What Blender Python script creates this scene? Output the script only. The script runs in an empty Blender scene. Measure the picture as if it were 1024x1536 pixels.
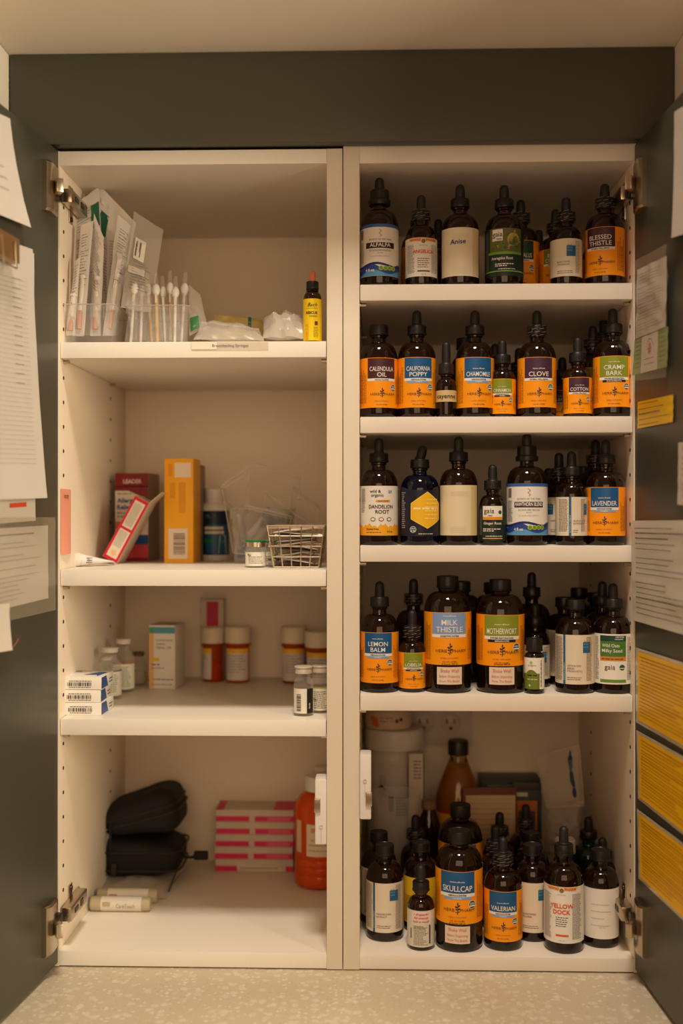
import bpy, bmesh, math, random
from mathutils import Vector, Matrix, noise
random.seed(7)
PI = math.pi
SC = bpy.context.scene
COL = SC.collection

# ---------------------------------------------------------------- camera
FPX, D0, ZC = 1680.0, 1.41, 0.573
cam = bpy.data.cameras.new('camera'); cam_o = bpy.data.objects.new('camera', cam); COL.objects.link(cam_o)
cam.sensor_fit = 'VERTICAL'; cam.sensor_height = 24.0; cam.lens = 24.0*FPX/1536.0
cam_o.location = (0, -D0, ZC)
cam_o.rotation_euler = (math.radians(90.136), 0, math.radians(1.64))
cam.clip_start = 0.05
cam.dof.use_dof = True; cam.dof.focus_distance = 1.43; cam.dof.aperture_fstop = 1.35
SC.camera = cam_o
RM = cam_o.rotation_euler.to_matrix()

# ---------------------------------------------------------------- light and exposure
SC.view_settings.view_transform = 'Standard'; SC.view_settings.look = 'None'
SC.view_settings.gamma = 1.0; SC.view_settings.exposure = 0.14
w = bpy.data.worlds.new('room_ambient'); SC.world = w; w.use_nodes = True
w.node_tree.nodes['Background'].inputs[0].default_value = (1.0, 0.50, 0.30, 1)
w.node_tree.nodes['Background'].inputs[1].default_value = 0.20
def area(name, loc, aim, sx, sy, power, color):
    l = bpy.data.lights.new(name, 'AREA'); l.shape = 'RECTANGLE'; l.size = sx; l.size_y = sy
    l.energy = power; l.color = color
    o = bpy.data.objects.new(name, l); COL.objects.link(o); o.location = loc
    o.rotation_euler = (Vector(aim)-Vector(loc)).to_track_quat('-Z', 'Y').to_euler(); return o
area('ceiling_lamp_light', (0.04, -1.10, 2.4), (0.03, -0.05, 0.3), 0.4, 0.3, 33.5, (1.0, 0.85, 0.68))
area('side_fill_light', (1.3, -1.1, 0.8), (-0.3, 0, 0.5), 0.5, 0.9, 22.5, (1.0, 0.87, 0.62))  # side light added from the right to brighten the left cabinet, no window known
area('front_fill_light', (0.0, -1.9, 0.75), (0, 0, 0.5), 1.2, 0.8, 6.0, (1.0, 0.70, 0.42))  # broad fill added behind the camera at eye level, not a known lamp

# ---------------------------------------------------------------- pixel to place
def ray(px, py):
    return RM @ Vector(((px-512)/FPX, (768-py)/FPX, -1))
def P(px, py, Y):
    d = ray(px, py); return Vector((0, -D0, ZC)) + d*((Y+D0)/d.y)
def Yz(px, py, z):
    d = ray(px, py); return -D0 + d.y*((z-ZC)/d.z)
def X(px, Y): return P(px, 768, Y).x
def Z(px, py, Y=0): return P(px, py, Y).z
def wid(wpx, Y): return wpx*(D0+Y)/FPX

# ---------------------------------------------------------------- materials
def lin(c):
    def f(x):
        x /= 255.0
        return x/12.92 if x <= 0.04045 else ((x+0.055)/1.055)**2.4
    return (f(c[0]), f(c[1]), f(c[2]), 1)
MATS = {}
def mat(name, c, rough=0.5, metal=0, trans=0, ior=1.45, bump=0, bscale=200, var=0, coat=0, sss=0, spec=0.5):
    if name in MATS: return MATS[name]
    m = bpy.data.materials.new(name); m.use_nodes = True; nt = m.node_tree; b = nt.nodes['Principled BSDF']
    b.inputs['Base Color'].default_value = lin(c); b.inputs['Roughness'].default_value = rough
    b.inputs['Metallic'].default_value = metal; b.inputs['Transmission Weight'].default_value = trans
    b.inputs['IOR'].default_value = ior; b.inputs['Coat Weight'].default_value = coat
    b.inputs['Specular IOR Level'].default_value = spec
    if bump or var:
        tc = nt.nodes.new('ShaderNodeTexCoord'); n = nt.nodes.new('ShaderNodeTexNoise')
        n.inputs['Scale'].default_value = bscale; n.inputs['Detail'].default_value = 4
        nt.links.new(tc.outputs['Object'], n.inputs['Vector'])
        if bump:
            bp = nt.nodes.new('ShaderNodeBump'); bp.inputs['Strength'].default_value = bump; bp.inputs['Distance'].default_value = 0.001
            nt.links.new(n.outputs['Fac'], bp.inputs['Height']); nt.links.new(bp.outputs['Normal'], b.inputs['Normal'])
        if var:
            mx = nt.nodes.new('ShaderNodeMix'); mx.data_type = 'RGBA'
            a = lin(c); mx.inputs[6].default_value = a; mx.inputs[7].default_value = tuple(x*(1-var) for x in a[:3])+(1,)
            nt.links.new(n.outputs['Fac'], mx.inputs[0]); nt.links.new(mx.outputs[2], b.inputs['Base Color'])
    MATS[name] = m; return m
def ink(c, rough=0.45):
    return mat('print_%d_%d_%d' % tuple(c[:3]), c, rough)
def film(name, c, alpha, rough=0.25):
    if name in MATS: return MATS[name]
    m = bpy.data.materials.new(name); m.use_nodes = True; nt = m.node_tree; b = nt.nodes['Principled BSDF']
    b.inputs['Base Color'].default_value = lin(c); b.inputs['Roughness'].default_value = rough
    t = nt.nodes.new('ShaderNodeBsdfTransparent'); mx = nt.nodes.new('ShaderNodeMixShader')
    lw = nt.nodes.new('ShaderNodeLayerWeight'); lw.inputs[0].default_value = 0.25
    mr = nt.nodes.new('ShaderNodeMapRange'); mr.inputs[3].default_value = alpha; mr.inputs[4].default_value = min(1, alpha+0.12+alpha*.6)
    nt.links.new(lw.outputs['Facing'], mr.inputs[0]); nt.links.new(mr.outputs[0], mx.inputs[0])
    nt.links.new(t.outputs[0], mx.inputs[1]); nt.links.new(b.outputs[0], mx.inputs[2])
    nt.links.new(mx.outputs[0], nt.nodes['Material Output'].inputs[0])
    MATS[name] = m; return m

LAM = mat('white_laminate', (236, 228, 214), 0.42, bump=0.05, bscale=300, var=0.05)
LAMIN = mat('white_laminate_inside', (242, 227, 205), 0.38, bump=0.04, bscale=260, var=0.04)
EDGE = mat('panel_edge_band', (224, 213, 194), 0.45)
DARKPAINT = mat('grey_green_paint', (68, 67, 56), 0.42, bump=0.03, bscale=500, var=0.06)
WALLP = mat('wall_paint', (238, 228, 212), 0.7, bump=0.15, bscale=180, var=0.04)
STEEL = mat('nickel_steel', (196, 182, 160), 0.28, 1)
STEELD = mat('dark_steel', (70, 62, 54), 0.35, 1)
HOLE = mat('hole_dark', (46, 34, 26), 0.8)
AMBER = mat('amber_glass', (92, 52, 18), 0.03, trans=0.93, ior=1.5)
AMBERD = mat('dark_amber_glass', (92, 48, 22), 0.04, trans=0.9, ior=1.5)
COBALT = mat('cobalt_glass', (20, 26, 62), 0.04, trans=0.8, ior=1.5)
GREENG = mat('green_glass', (14, 74, 50), 0.04, trans=0.6, ior=1.5)
CLEARG = None
TINCT = mat('dark_tincture', (8, 5, 4), 0.08)
TINCTB = mat('brown_tincture', (52, 24, 9), 0.08)
BLACKP = mat('black_plastic', (24, 22, 21), 0.38, bump=0.04, bscale=400)
RUBBER = mat('black_rubber', (30, 28, 27), 0.5)
SALMON = mat('salmon_rubber', (206, 120, 92), 0.55)
WHITEP = mat('white_plastic', (226, 222, 214), 0.35)
GOLDC = (236, 190, 70)
ORANGE = (250, 156, 2); WHITE = (236, 232, 222); CREAM = (232, 220, 190); DK = (34, 30, 28)
MAROON = (74, 34, 40); BLUE = (24, 88, 140); LBLUE = (128, 168, 208); OLIVE = (134, 146, 40); PLUM = (68, 38, 62)
FILM = film('clear_plastic_film', (236, 230, 218), 0.11)
FILMW = film('cloudy_plastic_film', (232, 224, 210), 0.20)
FILMS = film('sterile_pouch_film', (226, 218, 208), 0.45, 0.4)
CLEARG = film('clear_glass', (236, 232, 222), 0.10, 0.04)
CLEARP = film('clear_bin_plastic', (236, 230, 220), 0.08, 0.1)

# ---------------------------------------------------------------- mesh collector
def T(x=0, y=0, z=0): return Matrix.Translation((x, y, z))
def Rz(a): return Matrix.Rotation(math.radians(a), 4, 'Z')
def Rx(a): return Matrix.Rotation(math.radians(a), 4, 'X')
def Ry(a): return Matrix.Rotation(math.radians(a), 4, 'Y')
class MB:
    def __init__(s): s.v = []; s.f = []; s.m = []; s.mats = []
    def mi(s, m):
        if m not in s.mats: s.mats.append(m)
        return s.mats.index(m)
    def add(s, vs, fs, m, M=None):
        b = len(s.v); k = s.mi(m)
        s.v += [tuple(M @ Vector(v)) if M else tuple(v) for v in vs]
        for f in fs: s.f.append([i+b for i in f]); s.m.append(k)
    def box(s, x0, x1, y0, y1, z0, z1, m, bev=0.0, M=None, seg=2):
        if bev <= 0:
            vs = [(x0,y0,z0),(x1,y0,z0),(x1,y1,z0),(x0,y1,z0),(x0,y0,z1),(x1,y0,z1),(x1,y1,z1),(x0,y1,z1)]
            s.add(vs, [(0,3,2,1),(4,5,6,7),(0,1,5,4),(1,2,6,5),(2,3,7,6),(3,0,4,7)], m, M); return
        bm = bmesh.new(); bmesh.ops.create_cube(bm, size=1)
        for v in bm.verts:
            v.co = Vector(((x0+x1)/2+v.co.x*(x1-x0), (y0+y1)/2+v.co.y*(y1-y0), (z0+z1)/2+v.co.z*(z1-z0)))
        bmesh.ops.bevel(bm, geom=list(bm.edges), offset=bev, segments=seg, profile=0.6, affect='EDGES')
        bm.verts.index_update()
        s.add([v.co[:] for v in bm.verts], [[v.index for v in f.verts] for f in bm.faces], m, M); bm.free()
    def lathe(s, prof, m, seg=40, M=None, rib=None):
        vs = []; fs = []; n = len(prof)
        for k in range(seg):
            a = 2*PI*k/seg
            for i, (r, z) in enumerate(prof):
                rr = r
                if rib and rib[0] <= z <= rib[1] and r > 1e-5: rr = r+(rib[2] if k % 2 else 0)
                vs.append((rr*math.cos(a), rr*math.sin(a), z))
        for k in range(seg):
            k2 = (k+1) % seg
            for i in range(n-1):
                fs.append((k*n+i, k2*n+i, k2*n+i+1, k*n+i+1))
        if prof[0][0] > 1e-6: fs.append([k*n for k in range(seg)][::-1])
        if prof[-1][0] > 1e-6: fs.append([k*n+n-1 for k in range(seg)])
        s.add(vs, fs, m, M)
    def tube(s, pts, r, m, seg=8, M=None, closed=False):
        pts = [Vector(p) for p in pts]; vs = []; fs = []; n = len(pts); up = Vector((0.13, 0.21, 0.97)).normalized()
        for i, p in enumerate(pts):
            a = pts[(i-1) % n] if (i or closed) else p; b = pts[(i+1) % n] if (i < n-1 or closed) else p
            t = (b-a).normalized(); u = t.cross(up)
            if u.length < 0.05: u = t.cross(Vector((1, 0.1, 0)))
            u.normalize(); w_ = t.cross(u)
            rr = r[i] if isinstance(r, (list, tuple)) else r
            for k in range(seg):
                an = 2*PI*k/seg; vs.append(tuple(p+u*math.cos(an)*rr+w_*math.sin(an)*rr))
        for i in range(n if closed else n-1):
            j = (i+1) % n
            for k in range(seg):
                k2 = (k+1) % seg; fs.append((i*seg+k, i*seg+k2, j*seg+k2, j*seg+k))
        if not closed:
            fs.append(list(range(seg))[::-1]); fs.append([(n-1)*seg+k for k in range(seg)])
        s.add(vs, fs, m, M)
    def poly(s, pts, y0, y1, m, M=None):      # outline in x,z extruded along y
        n = len(pts)
        vs = [(x, y0, z) for x, z in pts]+[(x, y1, z) for x, z in pts]
        fs = [list(range(n)), [n+i for i in range(n)][::-1]]+[(i, (i+1) % n, n+(i+1) % n, n+i) for i in range(n)]
        s.add(vs, fs, m, M)
    def sheet(s, fn, nu, nv, m, M=None, thick=0.0):
        vs = []; fs = []
        for sd in ((0,) if not thick else (0, 1)):
            for j in range(nv+1):
                for i in range(nu+1):
                    p = Vector(fn(i/nu, j/nv)); p.y += sd*thick; vs.append(tuple(p))
        N = (nu+1)*(nv+1)
        for j in range(nv):
            for i in range(nu):
                a = j*(nu+1)+i; q = (a, a+1, a+nu+2, a+nu+1); fs.append(q)
                if thick: fs.append(tuple(x+N for x in q[::-1]))
        if thick:
            ring = [i for i in range(nu+1)]+[(j+1)*(nu+1)-1 for j in range(1, nv+1)]+[nv*(nu+1)+i for i in range(nu-1, -1, -1)]+[j*(nu+1) for j in range(nv-1, 0, -1)]
            for k in range(len(ring)):
                a, b = ring[k], ring[(k+1) % len(ring)]; fs.append((a, a+N, b+N, b))
        s.add(vs, fs, m, M)
    def build(s, name, parent=None, loc=None, rot=None, sharp=38):
        me = bpy.data.meshes.new(name); me.from_pydata(s.v, [], s.f)
        for m in s.mats: me.materials.append(m)
        me.polygons.foreach_set('material_index', s.m)
        me.polygons.foreach_set('use_smooth', [True]*len(s.f)); me.update()
        bm = bmesh.new(); bm.from_mesh(me); bmesh.ops.recalc_face_normals(bm, faces=bm.faces); bm.to_mesh(me); bm.free()
        try: me.set_sharp_from_angle(angle=math.radians(sharp))
        except Exception: pass
        o = bpy.data.objects.new(name, me); COL.objects.link(o)
        if parent: o.parent = parent
        if loc is not None: o.location = loc
        if rot is not None: o.rotation_euler = rot
        return o
def tag(o, label, cat, group=None):
    o['label'] = label; o['category'] = cat
    if group: o['group'] = group
    return o
def empty(name, loc, rz=0, label=None, cat=None, group=None):
    o = bpy.data.objects.new(name, None); COL.objects.link(o); o.empty_display_size = 0.02
    o.location = loc; o.rotation_euler = (0, 0, math.radians(rz))
    if label: tag(o, label, cat, group)
    return o
def struct(name, mb):
    o = mb.build(name); o['kind'] = 'structure'; return o

# ---------------------------------------------------------------- printing on surfaces
TXT = {}
def textgeo(s, bold=0.0):
    k = (s, bold)
    if k in TXT: return TXT[k]
    cu = bpy.data.curves.new('t', 'FONT'); cu.body = s; cu.size = 1; cu.resolution_u = 3; cu.offset = bold
    cu.align_x = 'LEFT'; o = bpy.data.objects.new('t', cu); COL.objects.link(o)
    bpy.context.view_layer.update()
    me = bpy.data.meshes.new_from_object(o.evaluated_get(bpy.context.evaluated_depsgraph_get()))
    vs = [(v.co.x, v.co.y) for v in me.vertices]; fs = [list(p.vertices) for p in me.polygons]
    bpy.data.objects.remove(o); bpy.data.curves.remove(cu); bpy.data.meshes.remove(me)
    xs = [v[0] for v in vs] or [0]; ys = [v[1] for v in vs] or [0]
    r = (vs, fs, min(xs), max(xs), min(ys), max(ys)); TXT[k] = r; return r
class Print:
    """flat or cylindrical printed surface. u to the right, v up, both in metres."""
    L = 0.00012
    def __init__(s, mb, r=None, origin=(0, 0, 0), U=(1, 0, 0), V=(0, 0, 1), N=(0, -1, 0), curve=None):
        s.mb = mb; s.r = r; s.o = Vector(origin); s.U = Vector(U); s.V = Vector(V); s.N = Vector(N); s.curve = curve
    def mp(s, u, v, l):
        if s.r:
            a = u/s.r; R = s.r+l*s.L; return (R*math.sin(a), -R*math.cos(a), v)
        if s.curve: return tuple(Vector(s.curve(u, v))+s.N*(l*s.L+.0003))
        return tuple(s.o+s.U*u+s.V*v+s.N*(l*s.L))
    def rect(s, u0, u1, v0, v1, c, l=1):
        n = max(1, int(abs(u1-u0)/(s.r*0.12))) if s.r else ((16 if abs(u1-u0) > .02 else 4) if s.curve else 1); m = (16 if abs(v1-v0) > .02 else 2) if s.curve else 1; vs = []; fs = []
        for j in range(m+1):
            for i in range(n+1): vs.append(s.mp(u0+(u1-u0)*i/n, v0+(v1-v0)*j/m, l))
        for j in range(m):
            for i in range(n): a = j*(n+1)+i; fs.append((a, a+1, a+n+2, a+n+1))
        s.mb.add(vs, fs, ink(c))
    def pl(s, pts, c, l=2):
        s.mb.add([s.mp(u, v, l) for u, v in pts], [list(range(len(pts)))], ink(c))
    def strip(s, tops, bots, c, l=2):
        n = len(tops); s.mb.add([s.mp(u, v, l) for u, v in tops]+[s.mp(u, v, l) for u, v in bots], [(i, i+1, n+i+1, n+i) for i in range(n-1)], ink(c))
    def disc(s, u, v, r, c, l=2, ry=None):
        s.pl([(u+r*math.cos(2*PI*k/20), v+(ry or r)*math.sin(2*PI*k/20)) for k in range(20)], c, l)
    def text(s, t, u, v, h, c, l=3, fit=None, bold=0.02, rot=0, al='c', it=0, sx=1):
        vs, fs, x0, x1, y0, y1 = textgeo(t, bold)
        if not fs: return
        k = h/0.7; W = (x1-x0)*k*sx
        if fit and W > fit: sx *= fit/W; W = fit
        if s.r and W > 0: l = l+2
        off = {'c': -W/2, 'l': 0, 'r': -W}[al]; ca, sa = math.cos(math.radians(rot)), math.sin(math.radians(rot)); out = []
        for x, y in vs:
            a = (x-x0)*k*sx+off+it*y*k; b = y*k
            out.append(s.mp(u+a*ca-b*sa, v+a*sa+b*ca, l))
        s.mb.add(out, fs, ink(c))
    def dashes(s, u0, u1, v, h, c, l=3, rng=random, rot=0, fill=0.8):
        x = u0; vs = 0
        while x < u1-h:
            w_ = min(h*rng.uniform(1.5, 5), u1-x)
            if rot: s.rect(v, v+h, x, x+w_, c, l)
            else: s.rect(x, x+w_, v, v+h, c, l)
            x += w_+h*0.8
    def para(s, u0, u1, v1, v0, h, pitch, c, l=3, rag=0.25):
        v = v1-h
        while v > v0:
            s.dashes(u0, u1-(u1-u0)*random.uniform(0, rag), v, h, c, l); v -= pitch
    def barcode(s, u0, u1, v0, v1, l=3, vert=True, c=DK):
        x = u0 if vert else v0; e = u1 if vert else v1; st = (e-x)/34
        while x < e-st:
            w_ = st*random.choice((0.6, 1, 1.6))
            if vert: s.rect(x, x+w_, v0, v1, c, l)
            else: s.rect(u0, u1, x, x+w_, c, l)
            x += w_+st*random.choice((0.6, 1, 1.3))
    def leaf(s, u, v, k, c=(40, 44, 24)):
        s.pl([(u-.00035*k, v-.004*k), (u+.00045*k, v-.004*k), (u+.0009*k, v+.001*k), (u+.0002*k, v+.005*k), (u-.0002*k, v+.005*k), (u+.0001*k, v+.001*k)], c, 4)
        for du, dv, a, q in ((-.0012, .003, 150, 1), (.0014, .0042, 35, 1), (-.0011, .0006, 160, .8), (.0016, .0012, 20, .9), (0.0003, .0062, 90, .9), (-.0013, -.002, 170, .55), (.0014, -.0016, 10, .55)):
            ca, sa = math.cos(math.radians(a)), math.sin(math.radians(a)); pts = []
            for t in range(8):
                an = 2*PI*t/8; x, y = .0015*q*math.cos(an), .0008*q*math.sin(an); pts.append((u+k*(du+x*ca-y*sa), v+k*(dv+x*sa+y*ca)))
            s.pl(pts, c, 4)

# ---------------------------------------------------------------- label designs  (p, v0, v1, r, ...)
def herb(title, block, sub='OPTIMAL WELL-BEING', sub2=None, sub2c=LBLUE, seal=True, latin=True, logo=True):
    def f(p, v0, v1, r):
        k = (v1-v0)/0.0645 if r > 0.028 or r < 0.02 else 1.0; H = v1-v0; wk = r/0.0245
        a = PI*r*0.86
        p.rect(-a, a, v0, v1, ORANGE, 1)
        hw = .0188*wk; bt = v1-.0268*H/.0645
        p.rect(-hw, hw, bt, v1-.0006, block, 2)
        n = len(title); ch = .0058*wk*(0.95 if n > 1 else 1)
        for i, t in enumerate(title): p.text(t, 0, bt+.0022*wk+(n-1-i)*ch*1.32, ch, WHITE, 3, fit=.0315*wk, bold=.006)
        if latin: p.text('tinctura officinalis' if n == 1 else 'herba officinalis', 0, bt+.0036*wk+n*ch*1.32, .0015*wk, WHITE, 3, bold=.01)
        p.rect(-hw*1.01, hw*1.01, bt-.0034*wk, bt, WHITE, 3)
        p.text(sub, 0, bt-.0026*wk, .0016*wk, DK, 4, fit=hw*1.7, bold=.03)
        if sub2 is not None:
            p.rect(-hw*.78, hw*.78, bt-.0062*wk, bt-.0034*wk, sub2c, 3); p.text(sub2, 0, bt-.0056*wk, .0014*wk, WHITE, 4, bold=.02)
        if seal:
            p.disc(.0158*wk, bt-.0115*wk, .0043*wk, WHITE, 3); p.disc(.0158*wk, bt-.0115*wk, .0038*wk, (46, 84, 60), 4)
            p.text('USDA', .0158*wk, bt-.0112*wk, .0017*wk, WHITE, 5); p.rect(.0126*wk, .019*wk, bt-.0136*wk, bt-.0122*wk, WHITE, 5)
        lv = v0+.0175*H/.0645
        p.text('HERB', -.0028*wk, lv-.0016*wk, .0031*wk, (70, 44, 12), 3, al='r', bold=.0, sx=1.15)
        p.text('PHARM', .0028*wk, lv-.0016*wk, .0031*wk, (70, 44, 12), 3, al='l', bold=.0, sx=1.1)
        p.leaf(.0002, lv, wk*1.05)
        p.text('HERBAL SUPPLEMENT', 0, v0+.0078*H/.0645, .0014*wk, (150, 84, 10), 3, bold=0)
        p.text('4 FL OZ (120 ML)' if r > .02 else '1 FL OZ (30 ML)', 0, v0+.0034*H/.0645, .0014*wk, (90, 54, 10), 3, bold=.01)
        for sgn in (-1, 1):
            for q in range(6):
                p.dashes(v0+.006, v1-.012*random.uniform(1, 2), sgn*(hw+.0035*wk+q*.0022), .0008, (120, 66, 12), 3, rot=1)
    return f
def secrets(title, small=False):
    def f(p, v0, v1, r):
        a = PI*r*0.86; H = v1-v0
        p.rect(-a, a, v0, v1, WHITE, 1); p.rect(-a, a, v1-.004, v1, (58, 98, 160), 2)
        p.rect(-.0195, .0195, v0+H*.535, v0+H*.645, (42, 26, 24), 2)
        p.text(title, 0, v0+H*.562, .0048, WHITE, 3, fit=.036, bold=.02)
        p.text('SECRETS OF THE TRIBE', 0, v0+H*.685, .0021, (90, 84, 80), 3, bold=0, fit=.03)
        p.text('ALCOHOL-FREE TINCTURE', 0, v0+H*.475, .0019, (84, 80, 78), 3, bold=0, fit=.028)
        p.text('glycerite', 0, v0+H*.432, .0014, (110, 100, 90), 3, bold=0)
        p.text('ALL NATURAL HERBAL SUPPLEMENT', 0, v0+H*.37, .0013, (178, 140, 60), 3, bold=0, fit=.026)
        for t in range(9):
            p.disc(.0002+.0012*math.sin(t*1.3), v0+H*.76+t*.0011, .0006, (170, 110, 50), 3)
        n = 40; us = [-a+2*a*i/n for i in range(n+1)]
        t1 = [(u, v0+H*.19+.0036*math.cos((u+.014)*140)) for u in us]; z0 = [(u, v0+.0003) for u in us]
        p.strip(t1, z0, (40, 70, 150), 2)
        p.strip([(u, v0+H*.235+.0022*math.cos((u+.006)*120)) for u in us], [(u, v0+H*.19+.0022*math.cos((u+.006)*120)) for u in us], (24, 48, 110), 3)
        p.strip([(u, v0+H*.08+.0026*math.sin((u+.02)*150)) for u in us], z0, (86, 156, 206), 3)
        p.text('4 fl oz', -.0135, v0+H*.09, .0034, WHITE, 4, bold=.03)
        for q in range(4):
            p.disc(.0012+q*.0056, v0+H*.15, .003, (178, 200, 70), 4); p.disc(.0012+q*.0056, v0+H*.15, .0022, (110, 150, 50), 5)
        for sg in (-1,):
            p.barcode(-.031, -.0245, v1-.018, v1-.006, 3)
            p.para(-.031, -.0225, v1-.022, v0+H*.25, .0007, .0018, (90, 86, 84), 3)
    return f
def hawaii(title, big=.0042):
    def f(p, v0, v1, r):
        a = PI*r*0.8; H = v1-v0; O = (222, 94, 40)
        p.rect(-a, a, v0, v1, WHITE, 1)
        us = [-.9*r+1.8*r*i/16 for i in range(17)]
        p.strip([(u, v1-.0006) for u in us], [(u, v1-.0048+5*u*u) for u in us], (244, 190, 90), 2)
        p.text('HAWAII', -.0035, v1-.0045, .0036, O, 3, al='r', bold=.03, fit=.015); p.text('PHARM', .0035, v1-.0045, .0036, O, 3, al='l', bold=.03, fit=.015)
        p.disc(0, v1-.0044, .0034, WHITE, 3); p.disc(0, v1-.0044, .0028, (92, 128, 60), 4); p.pl([(-.0018, v1-.0055), (0, v1-.003), (.0018, v1-.0055)], (200, 90, 40), 6)
        n = len(title)
        for i, t in enumerate(title): p.text(t, 0, v0+H*(.56 if n > 1 else .6)+(n-1-i)*big*1.45-(0.003 if n > 1 else 0), big, O, 3, fit=1.35*r, bold=.03)
        p.text('100% NATURAL', 0, v1-.0105, .0011, (90, 80, 70), 3, bold=0)
        for q, wv in enumerate((.7, .6, .66, .6, .62)): p.dashes(-.0075, -.0075+.022*wv, v0+H*.45-q*.0027, .0009, (70, 60, 54), 3)
        p.rect(-.0075, .0085, v0+H*.12, v0+H*.155, (92, 60, 40) if n == 1 else O, 3)
        p.text('2 FL OZ', 0, v0+H*.04, .0013, (80, 70, 60), 3, bold=0)
        for sg in (-1, 1):
            x0 = .0105 if sg > 0 else -.022; p.para(x0*r/.0195, (x0+.0115)*r/.0195, v1-.009, v0+.004, .0006, .00165, (74, 70, 66), 3)
    return f
def gaia(title, photo=True):
    def f(p, v0, v1, r):
        a = PI*r*0.82; H = v1-v0; G = (22, 44, 34); wk = r/.0245
        if photo == 'oats':
            p.rect(-a, a, v0, v1, WHITE, 1); p.rect(-.017, .017, v0+.002, v0+.006, (104, 146, 50), 2); p.rect(-.017, .017, v1-.0285, v1-.002, (74, 122, 46), 2)
            p.rect(-.017, .017, v1-.009, v1-.002, (24, 66, 48), 3); p.text('CERTIFIED', .0085, v1-.0045, .0017, WHITE, 4, bold=.02); p.text('ORGANIC', .0075, v1-.0073, .0017, WHITE, 4, bold=.02)
            p.text('Wild Oats', -.014, v1-.0165, .0042, WHITE, 4, al='l', bold=.01, fit=.022); p.text('Milky Seed', -.014, v1-.023, .0042, WHITE, 4, al='l', bold=.01, fit=.026)
            p.rect(-.017, .017, v1-.034, v1-.0285, (206, 136, 50), 2); p.dashes(-.014, .014, v1-.032, .0012, (120, 70, 20), 4)
            p.text('gaia', -.004, v1-.0445, .0062, DK, 3, bold=0); p.disc(.0115, v1-.042, .0036, (40, 92, 62), 3); p.rect(.0085, .0145, v1-.0435, v1-.0425, WHITE, 4)
            p.para(.019, .026, v1-.004, v0+.004, .0007, .0019, (90, 84, 80), 3); p.para(-.026, -.019, v1-.004, v0+.004, .0007, .0019, (90, 84, 80), 3); return
        p.rect(-a, a, v0, v1, G, 1)
        if photo:
            p.rect(-.021, .0235, v0+H*.5, v1-.0006, (96, 100, 40), 2)
            for q in range(60):
                p.disc(random.uniform(-.019, .022), random.uniform(v0+H*.56, v1-.004), random.uniform(.0008, .0022), random.choice(((70, 96, 34), (120, 130, 50), (168, 150, 80), (86, 110, 40), (60, 80, 34))), 3)
            for q in range(26):
                t = q*.25; p.pl([(.011+.008*math.cos(t), v0+H*.76+.008*math.sin(t)), (.011+.0085*math.cos(t+.2), v0+H*.76+.0085*math.sin(t+.2)), (.006+.002*math.cos(t), v0+H*.66+.002*math.sin(t))], (196, 170, 96), 4)
            p.rect(-.0235, .0235, v0+H*.45, v0+H*.5, (110, 164, 50), 4)
            p.rect(-.0165, -.003, v1-.0165, v1-.002, WHITE, 4); p.text('gaia', -.0098, v1-.0112, .0064, DK, 5, bold=0, fit=.0125); p.text('HERBS', -.0075, v1-.0152, .0016, DK, 5)
            p.text(title, -.004, v0+H*.34, .0036, WHITE, 3, fit=.028, bold=.01); tv = v0+H*.24
            p.rect(-a, a, v0+.0055, v0+.0068, (120, 176, 60), 3)
        else:
            p.rect(-.0135, .0135, v0+H*.68, v1-.0006, WHITE, 2); p.text('gaia', -.0045, v1-.0095, .0062, DK, 5, bold=0, fit=.0135); p.text('HERBS', -.003, v1-.0135, .0014, DK, 5)
            p.disc(.0098, v1-.0085, .0024, (40, 92, 62), 3)
            p.rect(-.0135, .0135, v0+H*.6, v0+H*.68, (226, 150, 40), 3); p.text(title, 0, v0+H*.47, .0032, WHITE, 3, fit=.0245, bold=.01); tv = v0+H*.33
            p.rect(-.0135, .0135, v0+.003, v0+.0042, (226, 150, 40), 3)
        p.dashes(-.013, .012, tv, .0011, WHITE, 3); p.dashes(-.013, .002, tv-.0024, .0011, WHITE, 3); p.dashes(-.009, .013, v0+.0085 if photo else v0+.006, .0008, WHITE, 3)
        for q in range(5): p.dashes(v0+.008, v1-.004, -(.0245*wk+q*.0018), .0006, (150, 150, 140), 3, rot=1)
    return f
def wise(lines, bar=None, sq=(.004, .0115), text_left=False):
    def f(p, v0, v1, r):
        a = PI*r*0.8; H = v1-v0; B = (32, 98, 140); s_ = r/.0245
        p.rect(-a, a, v0, v1, (226, 214, 190), 1)
        if bar is not None:
            p.rect(bar, bar+.0032, v0, v1, B, 2); p.text('BOTANICAL FORMULA', bar+.0023, v0+H*.08, .0015, (180, 214, 230), 3, rot=90, al='l', bold=.02, fit=H*.8)
            p.para(bar-.014, bar-.001, v1-.003, v0+.004, .0007, .0018, (90, 80, 70), 3, rag=.1)
        p.rect(sq[0], sq[1]+.0004, v1-.0225, v1-.009, B, 3)
        for i in range(3):
            for j in range(2): p.rect(sq[0]+.001+i*.0023, sq[0]+.0025+i*.0023, v1-.0125-j*.0038, v1-.0105-j*.0038, (96, 150, 180), 4)
        for i, dx in enumerate((.002, .004, .006)): p.pl([(sq[0]+dx-.001, v1-.009), (sq[0]+dx, v1-.0062-.001*(i % 2)), (sq[0]+dx+.001, v1-.009)], (190, 160, 80), 3)
        for i, t in enumerate(lines): p.text(t, (bar+.0055 if bar is not None else -.014*s_), v0+H*.36-i*.0034, .0022, (70, 62, 56), 3, al='l', bold=.0, fit=.02*s_ if bar is None else .019)
        for q in range(2): p.dashes((bar+.0055 if bar is not None else -.014*s_), .008, v0+H*.13-q*.0024, .0008, (110, 100, 88), 3)
        p.para(.0148*s_, .024*s_, v1-.003, v0+.004, .0007, .0018, (110, 100, 90), 3, rag=.15)
    return f
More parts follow.
